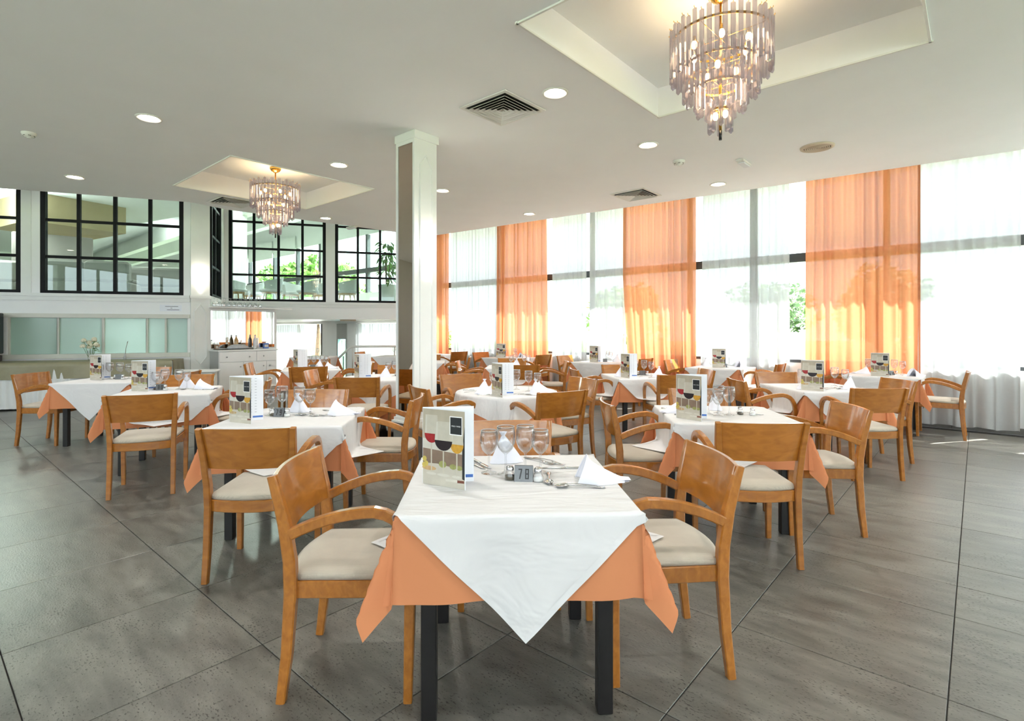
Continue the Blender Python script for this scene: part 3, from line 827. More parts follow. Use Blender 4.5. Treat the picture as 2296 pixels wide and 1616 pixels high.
for s0, s1 in zip(SL[:-1], SL[1:]):
    if s0 == 16.45: continue
    wi += 1
    e = sempty('window_%d' % wi, label='lounge window with dark frame')
    f = MB(); snbox(f, s0, s0+0.10, NR-0.02, NR+0.10, 2.50, 4.30); f.obj('mullion', 'dark_frame', e)
    f = MB(); snbox(f, s0, s1, NR-0.02, NR+0.10, 3.12, 3.26); f.obj('transom', 'dark_frame', e)
    pane_sn(e, s0+0.05, s1-0.05, NR+0.06, 2.50, 4.30)
    if s0 > 17.5:
        f = MB(); snbox(f, s0+0.08, s1-0.04, NR-0.07, NR-0.055, 4.10, 4.75); f.obj('roller_blind', 'trim_paint', e)
for s0, s1 in ((12.4, 14.75), (16.9, 20.6), (21.2, 24.0)):
    wi += 1
    e = sempty('window_%d' % wi, label='window of the lower room')
    pane_sn(e, s0, s1, NR+0.06, -0.95, 1.55)
    f = MB(); snbox(f, s0, s0+0.07, NR-0.01, NR+0.10, -0.95, 1.55); f.obj('mullion', 'dark_frame', e)
    f = MB(); snbox(f, s1-0.07, s1, NR-0.01, NR+0.10, -0.95, 1.55); f.obj('mullion', 'dark_frame', e)
portal(P(18.5, NR+0.3, 0.3), 13.5, 2.6, E2); portal(P(25.0, NR+0.3, 3.4), 26.5, 1.8, E2)
dr = sempty('door_1', label='glazed door of the lower room')
f = MB(); snbox(f, 15.35, 15.42, NR-0.02, NR+0.10, -0.95, 1.55); snbox(f, 15.88, 15.95, NR-0.02, NR+0.10, -0.95, 1.55); snbox(f, 15.42, 15.88, NR-0.02, NR+0.10, 1.05, 1.55); f.obj('door_frame', 'side_grey', dr)
pane_sn(dr, 15.42, 15.88, NR+0.04, -0.95, 1.05, 'door_glass')
f = MB(); snbox(f, 15.47, 15.50, NR-0.07, NR-0.04, -0.1, 0.5); f.obj('door_handle', 'brushed_steel', dr)

lc = MB(); lc.prism([(-14.6, 7.95), (-6.5, 10.75), (-7.0, 13.2), xy(P(19, 4.3)), xy(P(27, 4.3)), xy(P(27, -7.6)), xy(P(12.2, -7.6))], 4.36, 4.46)
struct(lc.obj('ceiling_lounge', 'ceiling_paint'), 'lower white ceiling over the left part of the lounge')
# ---- ground outside
gm = MB(); gm.prism([(-120,-90),(120,-90),(120,120),(-120,120)], -1.45, -1.25)
struct(gm.obj('ground', 'grass_ground'), 'grassy ground outside the windows')
te = MB(); te.prism([xy(P(-26, 9.75)), xy(P(30, 9.75)), xy(P(30, 15.0)), xy(P(-26, 15.0))], -1.25, -1.15)  # pale slabs added round the building to bounce sunlight up to the ceiling
struct(te.obj('bounce_slab', 'bounce_pale'), 'pale ground slab outside, added to bounce sunlight indoors')
te = MB(); te.prism([xy(P(-26, -24)), xy(P(-6.75, -24)), xy(P(-6.75, 9.75)), xy(P(-26, 9.75))], -1.25, -0.45)
struct(te.obj('bounce_slab_rear', 'bounce_pale'), 'pale ground slab behind the viewer, added to bounce sunlight indoors')
te = MB(); te.prism([xy(P(-6.75, -24)), xy(P(12, -24)), xy(P(12, -5.75)), xy(P(-6.75, -5.75))], -1.25, -0.45)
struct(te.obj('bounce_slab_side', 'bounce_pale'), 'pale ground slab beside the building, added to bounce sunlight indoors')
# ================================================================== DINING FURNITURE
# ---- armchair: local +y is where the sitter looks; origin on the floor in the middle of the legs
def rect_sweep(m, pts, wx, dn, mat=0):
    """sweep in the y-z plane: pts (x,y,z); wx = half width in x, dn = half depth normal to the path"""
    rings = []
    for i, p in enumerate(pts):
        a = pts[max(i-1,0)]; b = pts[min(i+1,len(pts)-1)]
        ty, tz = b[1]-a[1], b[2]-a[2]; L = math.hypot(ty, tz); ty /= L; tz /= L
        ny, nz = -tz, ty
        w = wx[i] if isinstance(wx, list) else wx
        d = dn[i] if isinstance(dn, list) else dn
        c = 0.25
        pr = [(-w,-d*(1-c)),(-w*(1-c),-d),(w*(1-c),-d),(w,-d*(1-c)),(w,d*(1-c)),(w*(1-c),d),(-w*(1-c),d),(-w,d*(1-c))]
        rings.append([(p[0]+u, p[1]+ny*v, p[2]+nz*v) for u, v in pr])
    m.loft(rings, True, mat, False, cap=True)
def bez(p, n):
    out = []
    for k in range(n+1):
        t = k/n
        q = [Vector(x) for x in p]
        while len(q) > 1: q = [q[i].lerp(q[i+1], t) for i in range(len(q)-1)]
        out.append(tuple(q[0]))
    return out
CH = {}
def build_chair_meshes():
    for sgn, k in ((-1,'l'), (1,'r')):
        m = MB()      # rear leg and back post in one piece
        pts = [(sgn*0.222,-0.262,0.0),(sgn*0.221,-0.240,0.18),(sgn*0.220,-0.226,0.40),(sgn*0.224,-0.228,0.52),(sgn*0.233,-0.245,0.66),(sgn*0.244,-0.275,0.80),(sgn*0.247,-0.285,0.838)]
        rect_sweep(m, pts, [0.0165,0.0175,0.0185,0.0185,0.018,0.016,0.015], [0.0165,0.0195,0.023,0.023,0.021,0.0165,0.015])
        CH['rear_'+k] = m.mesh('rear_leg', 'beech')
        m = MB()      # front leg
        rect_sweep(m, [(sgn*0.236,0.204,0.0),(sgn*0.238,0.210,0.25),(sgn*0.240,0.214,0.46)], [0.0155,0.0175,0.0185], [0.0155,0.0185,0.020])
        CH['front_'+k] = m.mesh('front_leg', 'beech')
        m = MB()      # bent arm: rises from the post, rounds over and meets the front leg
        p = bez([(sgn*0.236,-0.222,0.622),(sgn*0.252,-0.06,0.705),(sgn*0.254,0.085,0.705)], 7) + bez([(sgn*0.254,0.085,0.703),(sgn*0.254,0.200,0.700),(sgn*0.244,0.222,0.575),(sgn*0.240,0.215,0.455)], 8)[1:]
        rect_sweep(m, p, 0.0175, 0.0195)
        CH['arm_'+k] = m.mesh('armrest', 'beech')
    # seat frame with a back rail that bows out behind the posts
    def outline(g, n=9):
        o = []
        for k in range(n+1):
            x = 0.222 - 0.444*k/n
            o.append((x*(1-g/0.23), -0.226-0.045*(1-(x/0.222)**2)+g))
        o2 = []
        for k in range(n+1):
            x = -0.234 + 0.468*k/n
            o2.append((x*(1-g/0.23), 0.218+0.022*(1-(x/0.234)**2)-g))
        return o+o2
    m = MB(); m.prism(outline(0.0), 0.378, 0.442); CH['frame'] = m.mesh('seat_frame', 'beech', bevel=0.003)
    m = MB()
    prof = [(0.012,0.440),(0.004,0.452),(0.006,0.466),(0.022,0.478),(0.060,0.487),(0.120,0.491),(0.190,0.493)]
    m.loft([[(x,y,z) for x, y in outline(g)] for g, z in prof], True, 0, True, cap=True)
    CH['seat'] = m.mesh('seat_cushion', 'seat_fabric')
    # curved back panel
    m = MB(); nx, nz = 14, 5
    def bp(x, z, side):
        rake = -0.236-0.050*(z-0.62)/0.22
        y = rake-0.040*(1-(x/0.236)**2)+0.012
        zl = 0.612; 
        return (x*(1+0.06*(z-0.62)/0.22), y+side*0.0075, z)
    fr = [[bp(-0.236+0.472*j/nx, 0.614+0.224*i/nz, 1) for j in range(nx+1)] for i in range(nz+1)]
    bk = [[bp(-0.236+0.472*j/nx, 0.614+0.224*i/nz, -1) for j in range(nx+1)] for i in range(nz+1)]
    m.grid(fr); m.grid([r[::-1] for r in bk])
    m.grid([fr[-1], bk[-1]], smooth=False); m.grid([bk[0], fr[0]], smooth=False)
    m.grid([[r[0] for r in fr], [r[0] for r in bk]], smooth=False); m.grid([[r[-1] for r in bk], [r[-1] for r in fr]], smooth=False)
    CH['back'] = m.mesh('backrest', 'beech')
build_chair_meshes()
def chair(x, y, ang, label, group):
    t = thing('dining_armchair', label, 'chair', (x, y, 0), R(ang-90), group)
    link('seat_frame', CH['frame'], t); link('seat', CH['seat'], t); link('backrest', CH['back'], t)
    for k in 'lr':
        link('rear_leg', CH['rear_'+k], t); link('front_leg', CH['front_'+k], t); link('armrest', CH['arm_'+k], t)
    return t

# ---- table linen
TOPZ = 0.738
def drape(p, q, a, drop_tilt=0.05, foldk=0.42, lift=0.0, amp=0.010, seat=(), seed=0.0, outk=1.0):
    """one point of a cloth lying on a square table of half size a"""
    dp, dq = abs(p)-a, abs(q)-a
    sp, sq = (1 if p >= 0 else -1), (1 if q >= 0 else -1)
    z0 = TOPZ+0.004+lift
    off = 0.006+lift*outk
    if dp <= 0 and dq <= 0:
        w = 0.0012*math.sin(7*p+3*q+seed)*math.cos(5*q-2*p+seed)
        return (p, q, z0+w)
    if dp > 0 and dq > 0:
        # loose corner: the tip hangs straight down under the table corner, the cloth beside it
        # bulges out sideways in one soft pleat
        r = math.hypot(dp, dq); th = math.degrees(math.atan2(dq, dp))
        def hump(t, c, w): return math.exp(-((t-c)/w)**2)
        edge = min(1.0, th/12.0)*min(1.0, (90-th)/12.0)
        o1_ = r*(0.33*hump(th, 30, 17)+0.10*hump(th, 52, 14))*edge
        o2_ = r*(0.05*hump(th, 40, 18)-0.03*hump(th, 66, 10)+0.05*hump(th, 80, 8))*edge
        o1_ *= 1+14*lift; o2_ *= 1+14*lift
        dz = math.sqrt(max(1e-6, r*r-(o1_*o1_+o2_*o2_)*0.7))
        side_l = off+drop_tilt*min(r, 0.3)*0.35
        return (sp*(a+side_l+o1_), sq*(a+side_l+o2_), z0-dz)
    if dp > 0: d, sg, along = dp, sp, q
    else: d, sg, along = dq, sq, p
    lim = (TOPZ+0.004)-0.497
    side = ('r' if sg > 0 else 'l') if dp > 0 else ('f' if sg > 0 else 'n')
    out = off+drop_tilt*d*0.35 + amp*(d/0.28)*math.sin(along*11+seed+sg)*0.8 + amp*(d/0.28)*0.6*math.sin(along*23+2*seed)
    zz = z0-d
    if side in seat and d > lim:
        e = d-lim; out += e*0.93; zz = z0-lim-0.006*math.sin(min(1, e/0.05)*PI/2)+0.002
    if d < 0.012: out *= d/0.012*0.5+0.5; 
    c = a+out
    return (sg*c, along, zz) if dp > 0 else (along, sg*c, zz)
def cloth_bm(quads, a, rot, ox, oy):
    """flat cloth pieces turned and shifted on the table, cut along the table edges"""
    c, s_ = math.cos(rot), math.sin(rot)
    bm = bmesh.new()
    for q in quads:
        nr, nc = len(q), len(q[0])
        vs = [[bm.verts.new((c*u-s_*v+ox, s_*u+c*v+oy, 0)) for u, v in row] for row in q]
        for i in range(nr-1):
            for j in range(nc-1): bm.faces.new((vs[i][j], vs[i][j+1], vs[i+1][j+1], vs[i+1][j]))
    for ax in (0, 1):
        for k in (-1, 1):
            for e in (0.0, 0.012):
                co = [0, 0, 0]; no = [0, 0, 0]; co[ax] = k*(a+e); no[ax] = 1
                bmesh.ops.bisect_plane(bm, geom=bm.verts[:]+bm.edges[:]+bm.faces[:], plane_co=co, plane_no=no, dist=1e-4)
    return bm
def cloth_finish(bm, a, name, mat, **kw):
    for v in bm.verts: v.co = drape(v.co.x, v.co.y, a, **kw)
    for f in bm.faces: f.smooth = True
    me = bpy.data.meshes.new(name); bm.to_mesh(me); bm.free(); me.materials.append(MAT[mat])
    return me
def cloth_square(a, L, rot, name, mat, n=44, ox=0.0, oy=0.0, **kw):
    br = [-L + 2*L*k/n for k in range(n+1)]
    return cloth_finish(cloth_bm([[[(u, v) for u in br] for v in br]], a, rot, ox, oy), a, name, mat, **kw)
def hem_strip(a, L, rot, name, mat, ox=0.0, oy=0.0, **kw):
    """narrow stitched hem along the edge of the overlay"""
    N_ = 30; w = 1.0-0.022/L; ts = [-1+2*k/N_ for k in range(N_+1)]
    qs = [[[(t*k*L, -k*L) for t in ts] for k in (1.0, w)], [[(t*k*L, k*L) for t in ts] for k in (1.0, w)], [[(k*L, t*k*L) for t in ts] for k in (1.0, w)], [[(-k*L, t*k*L) for t in ts] for k in (1.0, w)]]
    kw['lift'] = kw.get('lift', 0)+0.0016
    return cloth_finish(cloth_bm(qs, a, rot, ox, oy), a, name, mat, **kw)
AH = 0.412            # half size of the square table tops
SEEDS = {'a': 0.4, 'b': 2.1, 'c': 4.4}
PEACH = {k: cloth_square(AH, 0.700, 0.0, 'tablecloth', 'linen_peach', n=50, seed=sd) for k, sd in SEEDS.items()}
def overlay(seat, ox, oy, seed):
    kw = dict(lift=0.005, seat=seat, ox=ox, oy=oy, seed=seed, outk=1.6)
    return cloth_square(AH, 0.590, PI/4, 'overlay_cloth', 'linen_white', n=44, **dict(kw)), hem_strip(AH, 0.590, PI/4, 'hem', 'linen_white', **dict(kw))
# square table: top and four black legs
m = MB(); m.box(-AH, AH, -AH, AH, TOPZ-0.028, TOPZ); TT = m.mesh('table_top', 'table_board', bevel=0.004)
LEG = {}
for i, (sx, sy) in enumerate(((-1,-1),(1,-1),(1,1),(-1,1))):
    m = MB(); cx_, cy_ = sx*(AH-0.10), sy*(AH-0.10)
    m.bevbox(cx_-0.0275, cx_+0.0275, cy_-0.0275, cy_+0.0275, 0.0, TOPZ-0.028, 0.004); LEG[i] = m.mesh('leg', 'table_leg_black')
m = MB()
for sx in (-1, 1): m.box(sx*(AH-0.10)-0.011, sx*(AH-0.10)+0.011, -(AH-0.127), AH-0.127, TOPZ-0.10, TOPZ-0.028)
for sy in (-1, 1): m.box(-(AH-0.127), AH-0.127, sy*(AH-0.10)-0.011, sy*(AH-0.10)+0.011, TOPZ-0.10, TOPZ-0.028)
APR = m.mesh('apron', 'table_leg_black')
# round table
RR = 0.50
def round_cloth(L, waves, amp, seed, lift, square):
    m = MB(); rows = []
    for i in range(20):
        row = []
        for k in range(96):
            th = 2*PI*k/96
            rmax = L if not square else min(L/max(abs(math.cos(th)), abs(math.sin(th))), L*1.30)
            if i < 8: r = (RR+0.004)*max(0.02, i/7.0); row.append((r*math.cos(th), r*math.sin(th), TOPZ+0.004+lift)); continue
            g = (i-7.5)/11.5; d = g*(rmax-RR)
            o = 0.006+lift+ amp*(d/0.3)*(0.5+0.5*math.sin(waves*th+seed)) + 0.05*d
            row.append(((RR+o)*math.cos(th), (RR+o)*math.sin(th), TOPZ+0.004+lift-d))
        rows.append(row)
    m.grid(rows, wrap=True)
    return m
RPEACH = round_cloth(0.98, 11, 0.052, 1.9, 0.0, False).mesh('tablecloth', 'linen_peach', fix=False)
RWHITE = round_cloth(0.645, 11, 0.056, 1.9, 0.006, True).mesh('overlay_cloth', 'linen_white', fix=False)
m = MB(); m.lathe([(0.0001,TOPZ-0.03),(RR-0.012,TOPZ-0.03),(RR-0.012,TOPZ),(0.0001,TOPZ)], 40, smooth=False); RTT = m.mesh('table_top', 'table_board')
m = MB(); m.lathe([(0.0001,0.0),(0.25,0.0),(0.25,0.02),(0.05,0.05),(0.035,0.10),(0.035,TOPZ-0.03),(0.0001,TOPZ-0.03)], 24); RPED = m.mesh('pedestal', 'table_leg_black')

# ---- table ware
def glass_mesh(h, rb, name):
    m = MB(); s = h/0.20; b = rb/0.040
    prof = [(0.0005,0.0),(0.034*b,0.0),(0.035*b,0.002),(0.020*b,0.006),(0.0065,0.013),(0.0045,0.035),(0.0042,0.075*s),(0.0055,0.084*s),
            (0.016*b,0.093*s),(0.029*b,0.108*s),(0.0375*b,0.130*s),(0.040*b,0.150*s),(0.0385*b,0.178*s),(0.0355*b,0.200*s)]
    inner = [(0.0345*b,0.2005*s),(0.0372*b,0.178*s),(0.0388*b,0.150*s),(0.0363*b,0.131*s),(0.0278*b,0.1095*s),(0.0145*b,0.0955*s),(0.0005,0.0895*s)]
    m.lathe(prof+inner, 22)
    body = m.mesh(name, 'drinking_glass')
    q = MB(); rt, zt = 0.0352*b, 0.2005*s
    q.lathe([(rt-0.0012,zt-0.0006),(rt,zt-0.0016),(rt+0.0012,zt),(rt,zt+0.0012),(rt-0.0012,zt-0.0006)], 22)
    return body, q.mesh('rim', 'rim_glint')
GB, GBR = glass_mesh(0.205, 0.042, 'wine_glass'); GS, GSR = glass_mesh(0.184, 0.039, 'wine_glass')
def put(name, me, loc, rz, label, cat, group):
    return tag(link(name, me, None, loc=loc, rot=rz), label, cat, group)
TZ = TOPZ+0.009
# folded napkin: an arched pocket that falls away to a tail, with layered hem
def napkin_mesh():
    m = MB()
    def shell(sc, hz, tx):
        rows = []
        for i in range(13):
            t = i/12.0
            h = (0.096*(1-t)**1.05+0.012)*hz; w = (0.056+0.026*math.sin(PI*min(1,t*1.1))-0.018*t)*sc
            row = []
            for k in range(15):
                a = PI*k/14.0
                z = h*math.sin(a)**0.62
                lean = 0.045*(1-t)*(z/0.11)
                row.append((tx-0.085+0.190*t+lean*(1-2*t), w*math.cos(a)*(1-0.25*math.sin(a)*(1-t)), z+0.001))
            rows.append(row)
        m.grid(rows)
    shell(1.0, 1.0, 0.0); shell(0.90, 0.93, 0.004)
    # rolled lip at the mouth
    lip = []
    for k in range(15):
        a = PI*k/14.0; z = 0.108*math.sin(a)**0.62
        lip.append((-0.085+0.045*(z/0.11), 0.056*math.cos(a)*(1-0.25*math.sin(a)), z+0.001))
    cur = []
    for k in range(15):
        a = PI*k/14.0; z = 0.085*math.sin(a)**0.9
        cur.append((-0.050+0.028*(z/0.12), 0.036*math.cos(a)*(1-0.5*math.sin(a))-0.008*math.sin(a), z+0.002))
    m.grid([lip, cur])
    for dz, dx, dy in ((0.002,0.0,0.0),(0.007,0.008,0.006),(0.012,0.003,-0.006)):   # stacked corners of the tail
        pts = [[(0.055+dx+0.075*u, (v-0.5)*0.085*(1-0.45*u)+dy, dz+0.012*(1-u)*math.sin(PI*v)) for v in [j/6 for j in range(7)]] for u in [i/5 for i in range(6)]]
        m.grid(pts)
    return m.mesh('napkin', 'napkin', fix=False)
NAP = napkin_mesh()
def napkin_flat_mesh():        # pyramid shape seen from the front
    m = MB(); rows = []
    for i in range(9):
        t = i/8.0
        row = []
        for k in range(17):
            a = 2*PI*k/16
            rx = 0.075*(1-t)**0.9+0.006; ry = 0.045*(1-t)**0.8+0.004
            w = 1+0.12*math.sin(3*a+1)*(1-t)
            row.append((rx*w*math.cos(a)+0.02*t, ry*w*math.sin(a), 0.001+0.125*t))
        rows.append(row)
    m.grid(rows)
    m.grid([[(0.02+0.02*math.cos(a)*r, 0.012*math.sin(a)*r, 0.112+0.03*r) for a in [PI*2*k/12 for k in range(13)]] for r in (0.3, 0.7, 1.0)])
    pts = [[(-0.02-0.07*u, (v-0.5)*0.06*(1-u*0.6)-0.02, 0.002+0.02*(1-u)) for v in [j/5 for j in range(6)]] for u in [i/4 for i in range(5)]]
    m.grid(pts)
    return m.mesh('napkin_cone', 'napkin', fix=False)
NAPC = napkin_flat_mesh()
# cutlery
def strip(m, st, th=0.0022):
    """st: list of (x, half width, z)"""
    top = [[(x, -w, z+th), (x, 0, z+th*1.4), (x, w, z+th)] for x, w, z in st]
    bot = [[(x, w, z), (x, -w, z)] for x, w, z in st]
    rings = [[t[0], t[1], t[2], b[0], b[1]] for t, b in zip(top, bot)]
    m.loft(rings, True, 0, True, cap=True)
def fork_mesh():
    m = MB(); strip(m, [(-0.10,0.008,0.002),(-0.085,0.010,0.003),(-0.03,0.004,0.008),(0.02,0.0035,0.010),(0.035,0.010,0.006),(0.050,0.0125,0.003)])
    for k in range(4):
        y = -0.0102+0.0068*k
        m.loft([[(x, y-w, z),(x, y+w, z),(x, y+w, z+0.002),(x, y-w, z+0.002)] for x, w, z in ((0.048,0.0024,0.003),(0.075,0.002,0.001),(0.095,0.0012,0.004))], True, 0, False, cap=True)
    return m.mesh('fork', 'steel')
def spoon_mesh():
    m = MB(); strip(m, [(-0.10,0.008,0.002),(-0.085,0.010,0.003),(-0.03,0.004,0.008),(0.03,0.0035,0.010),(0.045,0.005,0.007)])
    rows = []
    for i in range(9):
        t = i/8.0; x = 0.043+0.055*t; w = 0.0185*math.sin(PI*min(1,max(0.0,t*0.93+0.06)))**0.6
        rows.append([(x, w*math.cos(PI*k/8), 0.0085-0.007*math.sin(PI*k/8)*math.sin(PI*t)**0.5+0.002*abs(math.cos(PI*k/8))) for k in range(9)])
    m.grid(rows); m.grid([[(x,y,z+0.0012) for x,y,z in r] for r in rows])
    return m.mesh('spoon', 'steel', fix=False)
def knife_mesh():
    m = MB(); strip(m, [(-0.115,0.007,0.0005),(-0.10,0.0095,0.0005),(-0.02,0.0075,0.0005),(0.0,0.006,0.0008)], 0.006)
    strip(m, [(-0.002,0.0075,0.002),(0.01,0.0095,0.002),(0.075,0.0095,0.002),(0.10,0.006,0.002),(0.112,0.0008,0.002)], 0.0018)
    return m.mesh('knife', 'steel')
FORK, SPOON, KNIFE = fork_mesh(), spoon_mesh(), knife_mesh()
# salt and pepper
def shaker_parts():
    g = MB(); g.lathe([(0.0005,0.0),(0.021,0.0),(0.0235,0.006),(0.022,0.020),(0.0155,0.034),(0.0150,0.042)], 16)
    f = MB(); f.lathe([(0.0005,0.003),(0.0195,0.003),(0.0215,0.008),(0.0200,0.019),(0.0005,0.021)], 14)
    c = MB(); c.lathe([(0.0165,0.040),(0.0168,0.052),(0.012,0.058),(0.0005,0.060)], 16)
    return g.mesh('shaker_body', 'drinking_glass'), f, c.mesh('shaker_cap', 'steel')
SHB, SHF, SHC = shaker_parts()
SHF_S = SHF.mesh('salt_fill', 'salt_white'); SHF_P = SHF.mesh('pepper_fill', 'pepper')
def shaker(kind, loc, td, group):
    t = thing('salt_shaker' if kind == 's' else 'pepper_shaker', ('small glass salt shaker on ' if kind == 's' else 'small glass pepper shaker on ')+td, 'shaker', loc, 0, group)
    link('body', SHB, t); link('contents', SHF_S if kind == 's' else SHF_P, t); link('cap', SHC, t)
    return t
# text helper: built-in font turned into a mesh
def text_mesh(body, size, mat, name, extrude=0.0):
    cu = bpy.data.curves.new('lettering', 'FONT'); cu.body = body; cu.size = size; cu.align_x = 'CENTER'; cu.align_y = 'CENTER'; cu.extrude = extrude
    ob = bpy.data.objects.new('lettering', cu); COL.objects.link(ob)
    dg = bpy.context.evaluated_depsgraph_get(); dg.update()
    me = bpy.data.meshes.new_from_object(ob.evaluated_get(dg)); me.name = name
    bpy.data.objects.remove(ob); bpy.data.curves.remove(cu)
    me.materials.clear(); me.materials.append(MAT[mat])
    return me
# steel number stand: bent plate, leaning faces, stencilled digits
m = MB()
w, hgt, lean, th = 0.038, 0.062, 0.018, 0.0015
for s in (-1, 1):
    m.add([(-w,s*(lean+0.004),0),(w,s*(lean+0.004),0),(w,s*0.004,hgt),(-w,s*0.004,hgt),(-w,s*(lean+0.004)-s*th,0),(w,s*(lean+0.004)-s*th,0),(w,s*0.004-s*th,hgt),(-w,s*0.004-s*th,hgt)],
          [(0,1,2,3),(7,6,5,4),(0,4,5,1),(1,5,6,2),(2,6,7,3),(3,7,4,0)])
m.box(-w, w, -0.004, 0.004, hgt-0.001, hgt+0.001)
NST = m.mesh('stand_plate', 'number_steel')
SEG = {'7': [((-0.5,1),(0.5,1)),((0.5,0.9),(-0.15,-1))], '8': [((-0.5,1),(-0.5,0.1)),((-0.5,-0.1),(-0.5,-1)),((-0.42,1),(-0.12,1)),((-0.42,-1),(-0.12,-1)),((-0.42,0),(-0.12,0)),((0.5,1),(0.5,0.1)),((0.5,-0.1),(0.5,-1)),((0.12,1),(0.42,1)),((0.12,-1),(0.42,-1)),((0.12,0),(0.42,0))],
       '9': [((-0.5,1),(-0.5,0)),((-0.5,1),(0.5,1)),((-0.5,0),(0.5,0)),((0.5,1),(0.5,-1)),((-0.5,-1),(0.4,-1))], '0': [((-0.5,1),(-0.5,-1)),((0.5,1),(0.5,-1)),((-0.5,1),(-0.12,1)),((0.12,1),(0.5,1)),((-0.5,-1),(-0.12,-1)),((0.12,-1),(0.5,-1))]}
def digits_mesh(txt):
    m = MB(); hw, hh = 0.0105, 0.018
    al = math.atan2(lean, hgt)
    for i, ch in enumerate(txt):
        cx_ = -0.014+0.028*i
        for (x0, z0), (x1, z1) in SEG[ch]:
            a = Vector((cx_+x0*hw, z0*hh)); b = Vector((cx_+x1*hw, z1*hh)); d = (b-a).normalized(); n = Vector((-d.y, d.x))*0.0026
            a -= d*0.0024; b += d*0.0024
            pts = [a-n, b-n, b+n, a+n]
            vs = []
            for p in pts:
                zz = 0.031+p.y*math.cos(al); yy = -(lean+0.004)+ (zz/hgt)*lean - 0.0006
                vs.append((p.x, yy, zz))
            m.add(vs, [(0,1,2,3)])
    return m.mesh('number', 'black_metal', fix=False)
def number_stand(loc, rz, txt, label, group):
    t = thing('number_stand', label, 'number stand', loc, rz, group)
    link('plate', NST, t)
    if txt: link('number', digits_mesh(txt), t)
    return t

